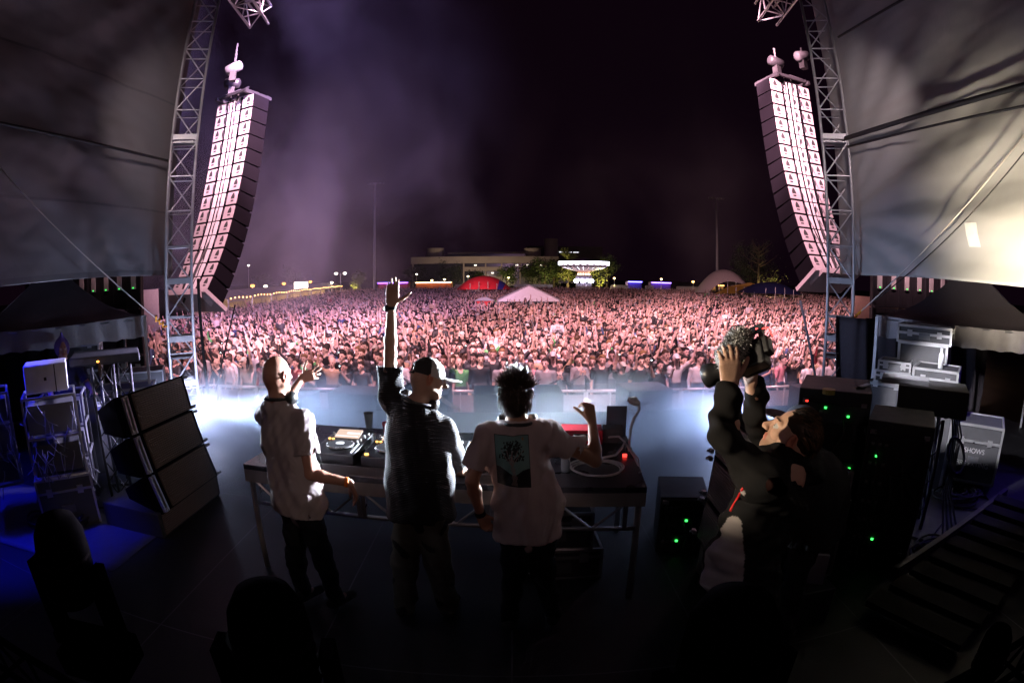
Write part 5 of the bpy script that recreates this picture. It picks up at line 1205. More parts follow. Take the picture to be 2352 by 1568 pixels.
def person(name_label, J, skin_c, h=.0058, group=None, extra=None, cols=None):
    foot = (Vector(J['ank'][0]) + Vector(J['ank'][1])) / 2
    root = empty('person', (foot.x, foot.y, J.get('floor', ST)), name_label, 'person', group)
    S = (Vector(J['sh'][0]) - Vector(J['sh'][1])).normalized()      # towards the person's left
    N = Vector(J['neck']); H = Vector(J['hip']); F = Vector((0, 0, 1)).cross(S) * -1; F = Vector((S.y, -S.x, 0)).normalized() * -1
    F = Vector(J['F']).normalized(); J['S'] = S; J['Fb'] = F
    P = head_prims(J['head'], J['hF'], J['hU'], stubble=J.get('stubble', False), s=J.get('hs', 1))
    hF, hU, hS = ortho(J['hF'], J['hU'])
    P += [cap(Vector(J['head']) - hU * .07 - hF * .022, N, .053, .062, .03, 1), cap(N, N - Vector((0, 0, .06)), .060, .066, .03, 1)]
    ms = (Vector(J['sh'][0]) + Vector(J['sh'][1])) / 2
    P += [cap(N - Vector((0, 0, .04)), J['sh'][q], .052, .048, .04, 1) for q in (0, 1)]
    P += [cap(ms - Vector((0, 0, .10)), H + Vector((0, 0, .12)), .145, .125, .06, 1, F, .72), cap(H + Vector((0, 0, .05)) + S * .05, H + Vector((0, 0, .05)) - S * .05, .11, .11, .05, 1)]
    for q in (0, 1):
        P += limb(J['sh'][q], J['el'][q], J['wr'][q], (.049, .037, .026)); P += hand_prims(J['wr'][q], **J['hand'][q])
        sg = 1 if q == 0 else -1; hp = H + S * .09 * sg
        P += [cap(hp, J['knee'][q], .085, .055, .04, 1), cap(J['knee'][q], J['ank'][q], .055, .038, .03, 1), cap(J['ank'][q], Vector(J['ank'][q]) + F * .12 - Vector((0, 0, .04)), .036, .03, .02, 1)]
    V, Fc = surf(P, h); dk = tuple(c * .55 for c in skin_c)
    cs = {0: skin_c, 1: skin_c, 3: tuple(a * b for a, b in zip(skin_c, (1.1, .72, .66))), 4: J.get('browc', (.05, .03, .02)), 5: (.6, .58, .55), 6: (.03, .02, .015), 7: tuple(a * .72 for a in skin_c), 8: (skin_c[0] * .85, skin_c[1] * .5, skin_c[2] * .5), 9: tuple(min(1, a * 1.12) for a in skin_c)}
    addmesh('body', npmesh('body', V, Fc, M_skin, colour(V, P, cs)), root)
    return root, F, S
def folds(seed, amp, dirs, lim=.12):
    r = np.random.RandomState(seed); ws = []
    for (dx, dy, dz, f) in dirs: ws.append((np.array((dx, dy, dz)) * f, r.rand() * 6, r.randn(3) * 3, r.rand() * 6))
    def g(P):
        o = np.zeros(len(P))
        for a, p, b, q in ws: o += np.sin(P @ a + p + 1.6 * np.sin(P @ b + q)) ** 3
        return o * amp
    def post(P, D):
        return D + g(P)
    return post
def sleeve(P, sh, el, frac, r0, r1, col=0):
    sh, el = Vector(sh), Vector(el); e = sh + (el - sh) * frac; P.append(cap(sh, e, r0, r1, .035, col)); d = (el - sh).normalized()
    return e, d
def tee(root, J, F, S, m, c, frac=(.62, .62), hem=.10, bag=.03, seed=1, h=.0075, amp=.004, rs=(.066, .078), dirs=None, colfn=None, name='shirt', hips=None, collar=.0):
    N = Vector(J['neck']); H = Vector(J['hip']); P = []; ms = (Vector(J['sh'][0]) + Vector(J['sh'][1])) / 2; Z = Vector((0, 0, 1)); L = Vector(J['sh'][0]); Rr = Vector(J['sh'][1])
    w = J.get('w', (L - Rr).length / 2)
    P.append(cap(L.lerp(Rr, .12), L.lerp(Rr, .88), .068, .068, .03, 0, F, .9))
    P.append(cap(N - Z * .035, ms, .078 + collar, .09, .04, 0)); P += [cap(N - Z * .028, Vector(J['sh'][q]), .078, .068, .03, 0) for q in (0, 1)]
    P.append(cap(ms - Z * .10 - F * .01, H + Z * .16 - F * .008, w * .86 + bag * .4, w * .80 + bag, .07, 0, F, .72))
    P.append(cap(H + Z * .16, H - Z * (hem + .04), w * .80 + bag, w * .84 + bag * 1.3, .06, 0, F, .78))
    ends = []
    for q in (0, 1): ends.append(sleeve(P, J['sh'][q], J['el'][q], frac[q] + .12, *rs))
    hemp = H - Z * hem; slack = J.get('hemtilt', 0)
    hn = (-Z + S * slack).normalized()
    fd = folds(seed, amp, dirs or ((1, .3, .25, 28), (.8, -.5, .6, 22), (.3, .3, 1, 16), (1, 0, -.8, 35), (.5, .5, -.2, 55)))
    ends = [(Vector(J['sh'][q]) + (Vector(J['el'][q]) - Vector(J['sh'][q])) * frac[q], (Vector(J['el'][q]) - Vector(J['sh'][q])).normalized()) for q in (0, 1)]
    nsE = [( _n(e), _n(d)) for e, d in ends]; hp = _n(hemp); hnn = _n(hn)
    arms = [cap(J['sh'][q], J['el'][q], rs[0] + .03, rs[1] + .05, .01) for q in (0, 1)]
    inner = [cap(Vector(J['sh'][q]), Vector(J['el'][q]), rs[0] - .012, rs[1] - .007, .01) for q in (0, 1)]
    innt = cap(H + Z * .10, H - Z * (hem + .1), w * .80 + bag - .015, w * .84 + bag * 1.3 - .012, .01, 0, F, .78)
    tors = [cap(ms - Z * .10 - F * .01, H + Z * .16 - F * .008, w * .86 + bag * .4, w * .80 + bag, .07, 0, F, .72), cap(H + Z * .16, H - Z * (hem + .04), w * .80 + bag, w * .84 + bag * 1.3, .06, 0, F, .78), cap(L.lerp(Rr, .12), L.lerp(Rr, .88), .068, .068, .03, 0, F, .9)]
    Nn = _n(N); hu = _n(Vector(J['head']) - N); hu = hu / np.linalg.norm(hu)
    def post(X, D):
        D = fd(X, D); tD = np.minimum.reduce([t['f'](X) for t in tors])
        for q in (0, 1):
            ina = arms[q]['f'](X); cut = (X - nsE[q][0]) @ nsE[q][1]
            out_ = (ina < 0) & (tD > .012); D = np.where(out_, np.maximum(D, cut), D)
            near = (cut > -.035) & out_; D = np.where(near, np.maximum(D, -inner[q]['f'](X)), D)
        cut = (X - hp) @ hnn; low = cut > -.03
        D = np.maximum(D, np.where(X[:, 2] < hp[2] + .25, cut + .012 * np.sin((X[:, 0] + X[:, 1]) * 14), -1)); D = np.where(low, np.maximum(D, -innt['f'](X)), D)
        cn = (X - (Nn + hu * .022)) @ hu; D = np.where(np.linalg.norm(X - Nn, axis=1) < .13, np.maximum(D, cn), D)
        return D
    V, Fc = surf(P, h, post); par = np.arange(len(V))
    for _ in range(400):
        mn = par[Fc].min(1); q_ = par.copy(); np.minimum.at(q_, Fc.ravel(), np.repeat(mn, 4)); q_ = q_[q_]
        if (q_ == par).all(): break
        par = q_
    big = np.bincount(par).argmax(); Fc = Fc[par[Fc[:, 0]] == big]; col = colour(V, P, {0: c})
    if colfn is not None: col = colfn(V, col)
    return addmesh(name, npmesh(name, V, Fc, m, col), root), V, Fc
def trousers(root, J, F, S, c, wide=0, seed=5, name='trousers', m=None, colfn=None):
    H = Vector(J['hip']); Z = Vector((0, 0, 1)); P = [cap(H + S * .06 + Z * .02, H - S * .06 + Z * .02, .112, .112, .05, 0, F, .8)]
    for q in (0, 1):
        sg = 1 if q == 0 else -1; hp = H + S * .085 * sg - Z * .03; kn = Vector(J['knee'][q]); an = Vector(J['ank'][q]) - Z * .0
        P += [cap(hp - Z * .03, kn, .092 + wide * .4, .073 + wide, .05, 0), cap(kn, an, .072 + wide, .058 + wide, .03, 0)]
    V, Fc = surf(P, .011, folds(seed, .005, ((.2, .3, 1, 30), (.6, .2, .8, 45), (1, .2, .1, 25)))); col = colour(V, P, {0: c})
    if colfn is not None: col = colfn(V, col)
    o = addmesh(name, npmesh(name, V, Fc, m or M_cloth, col), root)
    for q in (0, 1):
        a = Vector(J['ank'][q]); fl = J.get('floor', ST); b = Vector((a.x, a.y, fl + .05))
        Pp = [cap(b - F * .04, b + F * .15 - Z * .005, .045, .038, .03, 0, Z, .9), cap(b + Z * .01, b + Z * .07, .045, .05, .02, 0)]
        V, Fc = surf(Pp, .01); addmesh('shoe', npmesh('shoe', V, Fc, M_cloth, np.tile(J.get('shoe', (.04, .04, .04)), (len(V), 1))), root)
    return o
M_hp = mat('headphone_plastic', (.02, .02, .022), .35)
def headphones(root, J, side=1, r=.085, m=M_hp, drop=.0, cups=True):
    N = Vector(J['neck']) + Vector((0, 0, .035 + drop)); hF, hU, hS = ortho(J['Fb'], (0, 0, 1)); ax = (Vector(J['head']) - Vector(J['neck'])).normalized(); ax = (ax + Vector((0, 0, .6))).normalized()
    f = (hF - ax * hF.dot(ax)).normalized(); s = ax.cross(f)
    e = MB().tube([N + (s * math.cos(a) + -f * math.sin(a)) * r for a in [math.pi * (k / 20 * 1.15 - .075) for k in range(21)]], .011, 8).build('headphones', m, root, smooth=True)
    for q in (-1, 1):
        c = N + s * q * (r + .005) + f * .045
        MB().lathe(c - s * q * .028, [(.028, 0), (.042, .006), (.044, .035), (.034, .052)], 20, s * q).build('ear_cup', m, e, smooth=True)
    return e
def strands(root, name, pts, m, col, w=.0035):
    V = []; F = []; cc = []
    for path, c in pts:
        n = len(path); b = len(V); d0 = (path[-1] - path[0]).normalized(); x, y = frame(d0)
        for i, p in enumerate(path):
            r = w * (1 - i / (n - 1)) ** .7 + .0003
            for k in range(3): a = 2.094 * k; V.append(p + (x * math.cos(a) + y * math.sin(a)) * r); cc.append(c)
        for i in range(n - 1):
            for k in range(3): k2 = (k + 1) % 3; F.append((b + i * 3 + k, b + i * 3 + k2, b + i * 3 + 3 + k2, b + i * 3 + 3 + k))
    return addmesh(name, npmesh(name, np.array([tuple(v) for v in V]), np.array(F), m, np.array(cc)), root)
SKIN = (.36, .17, .12)
# ---------------- bald performer, left
Y1 = 3.12
J = dict(head=at(637, 862, Y=Y1), hF=(.42, .9, -.05), hU=(0, 0, 1), neck=at(640, 925, Y=Y1 - .02), F=(.55, .83, 0),
    w=.205, sh=[at(610, 955, Y=Y1 + .12), at(696, 968, Y=Y1 - .08)], el=[at(655, 925, Y=Y1 + .42), at(712, 1088, Y=Y1 - .14)], wr=[at(692, 870, Y=Y1 + .58), at(803, 1108, Y=Y1 - .10)],
    hand=[dict(d=(.75, .3, .25), n=(-.3, -.9, .1), t=(-.2, 0, 1), curl=(.05, .18, .3, .42), spread=.22, thumb=1.0, tcurl=.0), dict(d=(.28, .2, -1), n=(.8, -.2, .3), t=(-.5, .8, 0), curl=(.25, .3, .35, .4), spread=.05, thumb=.4)],
    hip=at(690, 1170, Y=Y1 - .02) + Vector((0, 0, .02)), knee=[at(680, 1290, Y=Y1 + .02), at(745, 1290, Y=Y1)], ank=[Vector((-1.50, Y1 - .02, ST + .08)), Vector((-1.24, Y1 - .04, ST + .08))])
root, F, S = person('bald man in pale tee pointing over the booth, leftmost performer', J, SKIN)
c_tee = (.33, .27, .28); M_tee = mat('jersey', (1, 1, 1), .85, var=.05, scale=40, bump=.35, bscale=500, attr='col', spec=.2)
J['hip'] = J['hip']
tee(root, J, F, S, M_tee, c_tee, (.5, .62), hem=.0, bag=.055, seed=3, amp=.0065, rs=(.072, .088))
trousers(root, J, F, S, (.012, .012, .016))
hp_ = headphones(root, J, r=.088)
MB().tube([at(675, 930, Y=Y1 - .02), at(700, 950, Y=Y1 + .03), at(722, 1010, Y=Y1 + .1), at(738, 1060, Y=Y1 + .14), at(742, 1098, Y=3.55)], .003, 5).build('headphone_cord', M_rubber, hp_, smooth=True)
w = Vector(J['wr'][1]); d = (w - Vector(J['el'][1])).normalized(); MB().lathe(w - d * .03, [(.031, 0), (.033, .004), (.033, .018), (.031, .022)], 18, d).build('wristband', mat('orange_band', (.9, .22, .03), .6), root, smooth=True)
# ---------------- capped performer, centre left, arm raised
Y2 = 3.16
J = dict(head=at(984, 872, Y=Y2), hF=(.93, .34, -.24), hU=(.12, .25, 1), neck=at(958, 930, Y=Y2 - .03), F=(.25, .96, 0),
    sh=[at(896, 912, Y=Y2), at(1015, 985, Y=Y2 - .0)], el=[at(897, 812, Y=Y2 + .02), at(1052, 1075, Y=Y2 + .08)], wr=[at(899, 703, Y=Y2 + .05), at(1070, 1092, Y=Y2 + .30)],
    hand=[dict(d=(.06, .12, 1), n=(.0, -1, .1), t=(1, .0, .05), curl=(.04, .03, .05, .12), spread=.03, thumb=1.05, tcurl=.0), dict(d=(.3, .9, -.2), n=(.1, 0, 1), t=(-1, .2, 0), curl=.4, spread=.1)],
    hip=at(965, 1165, Y=Y2 - .05), knee=[at(930, 1290, Y=Y2 - .05), at(1005, 1290, Y=Y2 - .03)], ank=[Vector((-.74, Y2 - .08, ST + .08)), Vector((-.44, Y2 - .05, ST + .08))])
root, F, S = person('man in cap and black knit shirt raising a flat hand', J, (.56, .34, .24))
M_knit = mat('ribbed_knit', (1, 1, 1), .7, var=.05, scale=30, attr='col', spec=.25)
def rib(m, dirn, sc_):
    n = m.node_tree.nodes; l = m.node_tree.links; b = n['Principled BSDF']; tc = n.new('ShaderNodeTexCoord'); wv = n.new('ShaderNodeTexWave'); wv.bands_direction = dirn; wv.inputs['Scale'].default_value = sc_; wv.inputs['Distortion'].default_value = .6
    l.new(tc.outputs['Object'], wv.inputs['Vector']); bp = n.new('ShaderNodeBump'); bp.inputs['Strength'].default_value = .8; bp.inputs['Distance'].default_value = .003
    l.new(wv.outputs['Fac'], bp.inputs['Height']); l.new(bp.outputs[0], b.inputs['Normal'])
rib(M_knit, 'Z', 28)
M_knit2 = mat('collar_knit', (.03, .03, .035), .6, bump=.2, bscale=300)
tee(root, J, F, S, M_knit, (.018, .017, .022), (.72, .9), hem=.05, bag=.068, seed=8, amp=.008, rs=(.076, .084), dirs=((.9, .2, .45, 13), (1, 0, -.6, 15), (.6, .3, .7, 10), (1, .2, .1, 24)))
def camo(V, c):
    n = np.sin(V[:, 0] * 31 + 2 * np.sin(V[:, 2] * 17)) + np.sin(V[:, 2] * 23 + 3 * np.sin(V[:, 1] * 19 + V[:, 0] * 9)); c[n > 1.3] = (.03, .03, .03); return c
trousers(root, J, F, S, (.13, .12, .10), wide=.02, colfn=camo, name='patterned_trousers')
headphones(root, J, r=.092, m=mat('headphone_grey', (.05, .05, .05), .3), drop=-.01)
hF, hU, hS = ortho(J['hF'], J['hU']); hc = Vector(J['head']); ax = (hS, hF, hU)
P = [ell(hc + hU * .038 - hF * .012, (.088, .108, .098), ax, .01, 0)]
cutn = (hU * 1 + hF * .10).normalized()
def capcut(X, D): 
    D = np.maximum(D, -((X - _n(hc + hU * .018)) @ _n(cutn)))
    D = np.maximum(D, -ell(hc + hU * .038 - hF * .012, (.083, .103, .093), ax)['f'](X) - .0)
    hole = ell(hc - hF * .11 + hU * .05, (.034, .05, .028), ax)['f'](X); D = np.maximum(D, -hole)
    return D
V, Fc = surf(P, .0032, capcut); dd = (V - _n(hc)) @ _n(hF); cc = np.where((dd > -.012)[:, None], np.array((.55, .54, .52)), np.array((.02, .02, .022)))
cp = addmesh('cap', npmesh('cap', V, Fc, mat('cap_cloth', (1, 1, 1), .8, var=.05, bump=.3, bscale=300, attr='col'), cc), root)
P = [ell(hc + hF * .135 + hU * .022, (.072, .075, .03), ax, .01, 0)]
V, Fc = surf(P, .004, lambda X, D: np.maximum(np.maximum(D, ((X - _n(hc + hU * .030)) @ _n(hU) + ((X - _n(hc)) @ _n(hS)) ** 2 * 5)), -((X - _n(hc + hU * .024)) @ _n(hU) + ((X - _n(hc)) @ _n(hS)) ** 2 * 5)))
addmesh('visor', npmesh('visor', V, Fc, MATS['cap_cloth'], np.tile((.6, .59, .57), (len(V), 1))), cp)
MB().tube([hc + hU * .026 + (-hF * math.cos(a) + hS * math.sin(a)) * .001 + (-hF * math.cos(a) * .118 + hS * math.sin(a) * .089) for a in [k * .1 - .5 for k in range(11)]], .006, 6).build('cap_strap', M_rubber, cp, smooth=True)
w = Vector(J['wr'][0]); d = (w - Vector(J['el'][0])).normalized(); ww = MB().lathe(w - d * .022, [(.0305, 0), (.032, .004), (.032, .016), (.0305, .02)], 20, d).build('wristwatch', M_rubber, root, smooth=True)
MB().lathe(w - d * .012 + Vector((-.022, -.026, 0)), [(.021, 0), (.022, .006), (.019, .010)], 20, (-.6, -.8, 0)).build('watch_face', M_dark, ww, smooth=True)
MB().tube([Vector(J['neck']) + Vector((.086 * math.cos(a), .07 * math.sin(a), .0 + .008 * math.sin(a * 2))) for a in [k * .32 for k in range(20)]], .0022, 5).build('neck_chain', M_edge, root, smooth=True)
hx_ = (Vector(J['head']) - Vector(J['neck']) + Vector((0, 0, .1))).normalized()
MB().lathe(Vector(J['neck']) - hx_ * .022, [(.100, -.012), (.094, .0), (.086, .022), (.080, .034), (.074, .030), (.078, .0)], 30, hx_).build('collar', M_knit2, root, smooth=True)
P = [cap(Vector(J['neck']) + Vector((.03, -.02, .0)), Vector(J['neck']) + Vector((.07, -.06, -.035)), .022, .012, .01), cap(Vector(J['neck']) + Vector((-.03, -.08, -.01)), Vector(J['neck']) + Vector((.04, -.085, -.03)), .010, .010, .01)]
# ---------------- performer in the printed shirt, centre right
Y3 = 2.98
J = dict(head=at(1187, 912, Y=Y3), hF=(.28, .95, -.04), hU=(.03, 0, 1), neck=at(1188, 972, Y=Y3 - .02), F=(.06, 1, 0),
    sh=[at(1120, 998, Y=Y3), at(1256, 998, Y=Y3)], el=[at(1084, 1105, Y=Y3 - .07), at(1368, 1058, Y=Y3 + .02)], wr=[at(1104, 1183, Y=Y3 + .0), at(1360, 968, Y=Y3 + .12)],
    hand=[dict(d=(.35, .35, -1), n=(-.7, -.7, -.2), t=(.6, .6, 0), curl=(.7, .75, .8, .85), spread=.02, thumb=.5, tcurl=.8), dict(d=(-.22, .10, 1), n=(.8, -.55, .1), t=(-.7, -.5, 0), curl=(.75, .8, .85, .9), spread=.02, thumb=.35, tcurl=.9)],
    hip=at(1213, 1215, Y=Y3 - .02), knee=[at(1180, 1320, Y=Y3 - .0), at(1250, 1320, Y=Y3 + .03)], ank=[Vector((-.02, Y3 - .02, ST + .08)), Vector((.27, Y3 + .04, ST + .08))], hemtilt=-.13)
root, F, S = person('dark haired man in pale shirt with a tree print on its back', J, (.46, .23, .14))
shirt, SV, SF = tee(root, J, F, S, M_tee, (.62, .52, .50), (.72, .62), hem=.035, bag=.060, seed=12, amp=.0075, rs=(.074, .092), h=.0068, dirs=((1, .2, .45, 20), (.9, 0, -.55, 22), (.25, .3, 1, 12), (1, 0, .12, 31), (.7, .4, -.2, 52)))
trousers(root, J, F, S, (.012, .012, .015)); headphones(root, J, r=.082, drop=-.03)
w = Vector(J['wr'][0]); d = (w - Vector(J['el'][0])).normalized(); MB().lathe(w - d * .035, [(.031, 0), (.033, .004), (.033, .03), (.031, .034)], 18, d).build('wrist_strap', M_rubber, root, smooth=True)
# print on the back of the shirt: a tree over dark hills
bv = BVHTree.FromPolygons([Vector(v) for v in SV], [tuple(f) for f in SF]); nu, nv = 96, 122
c00, c10, c01, c11 = at(1142, 1121, Y=2.8), at(1221, 1123, Y=2.8), at(1133, 1007, Y=2.8), at(1215, 1008, Y=2.8)
rp = random.Random(5); blobs = []
for k in range(95):
    a = rp.uniform(-.1, math.pi + .1); q = rp.uniform(.15, .36); cx = .50 + q * math.cos(a) * 1.05; cy = .60 + q * math.sin(a) * 1.0 - .04; an = rp.uniform(0, 3.1); blobs.append((cx, cy, rp.uniform(.02, .05), rp.uniform(.012, .022), an))
    blobs.append((.5 + rp.uniform(-.16, .16), .62 + rp.uniform(-.1, .22), rp.uniform(.02, .045), .02, an))
def tree_col(s, t):
    c = (.20, .38, .36)
    if t < .26 + .10 * abs(s - .5) * 2 + .03 * math.sin(s * 9): c = (.015, .02, .025)
    for (cx, cy, ra, rb_, an) in blobs:
        dx, dy = s - cx, (t - cy) * 1.25; u = dx * math.cos(an) + dy * math.sin(an); v = -dx * math.sin(an) + dy * math.cos(an)
        if (u / ra) ** 2 + (v / rb_) ** 2 < 1: c = (.014, .02, .02)
    wt = .05 + .045 * max(0, (.4 - t)) * 2 + .015 * math.sin(t * 40); xc = .5 + .03 * math.sin(t * 9)
    if t < .62 and abs(s - xc) < wt and math.sin(s * 160 + t * 30) > -.6: c = (.34, .27, .26)
    for k in range(5):
        bx = xc + (t - .42) * (k - 2) * .55
        if .42 < t < .72 and abs(s - bx) < .010: c = (.34, .27, .26)
    if t < .03 or t > .985 or s < .012 or s > .988: c = (.02, .02, .02)
    return c
V = []; cc = []
for j in range(nv + 1):
    for i in range(nu + 1):
        s_, t_ = i / nu, j / nv; p = (c00 * (1 - s_) + c10 * s_) * (1 - t_) + (c01 * (1 - s_) + c11 * s_) * t_
        o_ = Vector((p.x, 2.2, p.z + .0)); d_ = Vector((0, 1, 0)); hit = bv.ray_cast(o_, d_)
        y = hit[0].y if hit[0] else 2.86
        V.append((p.x, y - .0022, p.z)); cc.append(tree_col(s_, t_))
Fq = [(j * (nu + 1) + i, j * (nu + 1) + i + 1, (j + 1) * (nu + 1) + i + 1, (j + 1) * (nu + 1) + i) for j in range(nv) for i in range(nu)]
me_ = npmesh('back_print', np.array(V), np.array(Fq), mat('print_ink', (1, 1, 1), .7, var=.08, scale=50, attr='col'), np.array(cc)); po = addmesh('back_print', me_, shirt)
# dark tousled hair
hF, hU, hS = ortho(J['hF'], J['hU']); hc = Vector(J['head']); ax = (hS, hF, hU)
P = [ell(hc + hU * .035 - hF * .02, (.088, .106, .105), ax, .02, 0), ell(hc - hU * .05 - hF * .055, (.068, .05, .06), ax, .03, 0)]
V, Fc = surf(P, .006, folds(3, .004, ((1, .2, .3, 60), (.2, .3, 1, 75), (.5, 1, .5, 90))))
hair = addmesh('hair', npmesh('hair', V, Fc, M_hair, np.tile((.035, .016, .010), (len(V), 1))), root)
rr = random.Random(2); pts_ = []
for k in range(2600):
    th = rr.uniform(0, 2 * math.pi); z = rr.uniform(-.75, 1); q = math.sqrt(max(0, 1 - z * z)); n_ = hS * (q * math.cos(th)) + hF * (q * math.sin(th)) + hU * z
    if n_.dot(hF) > .55 and z < .5: continue
    b = hc + hU * .030 - hF * .022 + hS * (.086 * q * math.cos(th)) + hF * (.104 * q * math.sin(th)) + hU * (.105 * z) 
    if z < -.2 and n_.dot(hF) > .1: continue
    L = rr.uniform(.015, .036) * (1 if z < .3 else 2.1); sw = hS * math.sin(th * 3) * .35 + Vector((rr.gauss(0, .3), rr.gauss(0, .3), rr.gauss(0, .25))) + (hU * .45 if z > .3 else -hU * .75)
    d = (n_ * .75 + sw).normalized(); e = b + d * L * .5; e2 = e + (d + sw * .5 - hU * (.1 if z > .3 else .6)).normalized() * L * .5; k_ = rr.uniform(.6, 1.7)
    e2 = e2 - hU * (.03 if (z < -.1 and n_.dot(hF) < 0) else 0); pts_.append(([b, b.lerp(e, .6), e, e2], (.05 * k_, .022 * k_, .012 * k_)))
strands(hair, 'hair_tufts', pts_, M_hair, None, .0042)
# ---------------- man filming with a camera held high, right
Y4 = 1.9; Hc = at(1812, 1003, Y=Y4)
J = dict(head=Hc, hF=(-.70, .38, .50), hU=(.44, -.18, .85), neck=at(1815, 1080, Y=Y4 - .04) + Vector((0, 0, .01)), F=(-.75, .65, 0), stubble=True, browc=(.08, .04, .02),
    sh=[at(1752, 1098, Y=Y4 - .20), at(1800, 1062, Y=Y4 + .13)], el=[at(1672, 1010, Y=Y4 - .14), at(1742, 985, Y=Y4 + .16)], wr=[at(1676, 890, Y=Y4 - .06), at(1724, 878, Y=Y4 + .12)],
    hand=[dict(d=(-.05, .05, 1), n=(-.25, -.95, .0), t=(.9, -.1, .1), curl=(.35, .4, .4, .38), spread=.10, thumb=.7, tcurl=.6, s=1.02), dict(d=(-.1, -.05, 1), n=(.9, .3, .1), t=(-.4, .9, .2), curl=(.75, .8, .8, .8), spread=.04, thumb=.5, tcurl=.6)],
    hip=at(1712, 1335, Y=Y4 - .06) , knee=[Vector((1.02, Y4 - .02, ST + .50)), Vector((1.15, Y4 + .12, ST + .50))], ank=[Vector((1.0, Y4 - .12, ST + .08)), Vector((1.2, Y4 + .08, ST + .08))])
root, F, S = person('young man in black jacket filming with a camera above his head', J, (.62, .38, .27), h=.0045)
def jacket_col(V, c):
    # white side panel with a red piping along its upper edge
    a = _n(at(1695, 1122, Y=Y4 - .25)); b = _n(at(1590, 1330, Y=Y4 - .05)); return c
N = Vector(J['neck']); H = Vector(J['hip']); P = []; Z = Vector((0, 0, 1)); L, Rr = Vector(J['sh'][0]), Vector(J['sh'][1]); ms = (L + Rr) / 2
P += [cap(L, Rr, .085, .08, .04, 0), cap(N + Z * .012, ms - Z * .05, .088, .14, .05, 0), ell(at(1850, 1088, Y=Y4 + .02), (.10, .09, .075), None, .05, 0), cap(ms - Z * .12, H + Z * .12, .165, .165, .08, 0, F, .85), cap(H + Z * .12, H - Z * .10, .17, .19, .06, 0, F, .85)]
P += [cap(at(1715, 1180, Y=Y4 - .12), at(1660, 1310, Y=Y4 - .08), .08, .085, .09, 0)]
for q in (0, 1):
    e, w_ = Vector(J['el'][q]), Vector(J['wr'][q]); cf = w_ + (e - w_) * .14
    P += [cap(J['sh'][q], e, .082, .064, .05, 2), cap(e, cf, .062, .042, .03, 2), cap(cf + (e - w_) * .02, cf, .050, .047, .01, 2)]
V, Fc = surf(P, .0068, folds(21, .011, ((.7, .3, .9, 15), (.8, .2, -.9, 17), (.2, 1, 1.2, 13), (.45, .2, .75, 42), (.6, .3, -.5, 36))))
M_jack = mat('tracksuit_nylon', (1, 1, 1), .85, var=.05, scale=30, bump=.2, bscale=500, attr='col', spec=.12)
cj = colour(V, P, {0: (.012, .012, .013), 2: (.013, .0125, .013)})
reg = [cap(at(1700, 1135, Y=Y4 - .25), at(1672, 1215, Y=Y4 - .2), .02, .065, .01), cap(at(1672, 1215, Y=Y4 - .2), at(1645, 1310, Y=Y4 - .15), .065, .12, .01)]
rd = np.minimum(reg[0]['f'](V), reg[1]['f'](V)); cj[rd < .0] = (.45, .41, .40)
addmesh('jacket', npmesh('jacket', V, Fc, M_jack, cj), root); bvj = BVHTree.FromPolygons([Vector(v) for v in V], [tuple(f) for f in Fc])
def onj(u, v):
    d_ = ray(u, v).normalized(); h_ = bvj.ray_cast(Vector((0, 0, CZ)), d_); return (h_[0] if h_[0] else at(u, v, Y=Y4 - .25)) - d_ * .003
MB().tube([onj(1706, 1122), onj(1699, 1134), onj(1692, 1147), onj(1684, 1160), onj(1677, 1174)], .006, 6).build('red_piping', mat('red_trim', (.7, .02, .02), .5), root, smooth=True)
trousers(root, J, F, S, (.012, .012, .014))
hF, hU, hS = ortho(J['hF'], J['hU']); hc = Hc; ax = (hS, hF, hU)
P = [ell(hc + hU * .05 - hF * .028, (.084, .100, .088), ax, .02, 0), ell(hc + hU * .005 - hF * .060, (.064, .045, .045), ax, .03, 0)]
V, Fc = surf(P, .0055, folds(4, .003, ((1, .2, .3, 60), (.2, .3, 1, 75))))
hair = addmesh('hair', npmesh('hair', V, Fc, M_hair, np.tile((.05, .026, .012), (len(V), 1))), root)
pts_ = []
for k in range(2600):
    th = rr.uniform(0, 2 * math.pi); z = rr.uniform(-.55, 1); q = math.sqrt(max(0, 1 - z * z)); n_ = hS * (q * math.cos(th)) + hF * (q * math.sin(th)) + hU * z
    f_ = n_.dot(hF)
    if f_ > .62 and z < .62: continue
    if z < .25 and f_ > -.05: continue
    if z < -.3: continue
    b = hc + hU * .047 - hF * .03 + hS * (.083 * q * math.cos(th)) + hF * (.099 * q * math.sin(th)) + hU * (.088 * z); L = rr.uniform(.04, .075)
    t_ = (-hF * .9 - hU * .25 * (1 - z) + hS * .25 * math.sin(z * 9 + th * 2)); t_ = (t_ - n_ * t_.dot(n_)).normalized(); path = [b]; p = b.copy()
    for i in range(5):
        p = p + (t_ + n_ * (.28 * math.cos(i * 1.3 + th * 4)) - hU * .12 * i * (1 if f_ < 0 else 0)).normalized() * L / 5; path.append(p.copy())
    k_ = rr.choice((.3, .6, 1.3, 2.6)); pts_.append((path, (.085 * k_, .045 * k_, .020 * k_)))
strands(hair, 'hair_locks', pts_, M_hair, None, .0036)
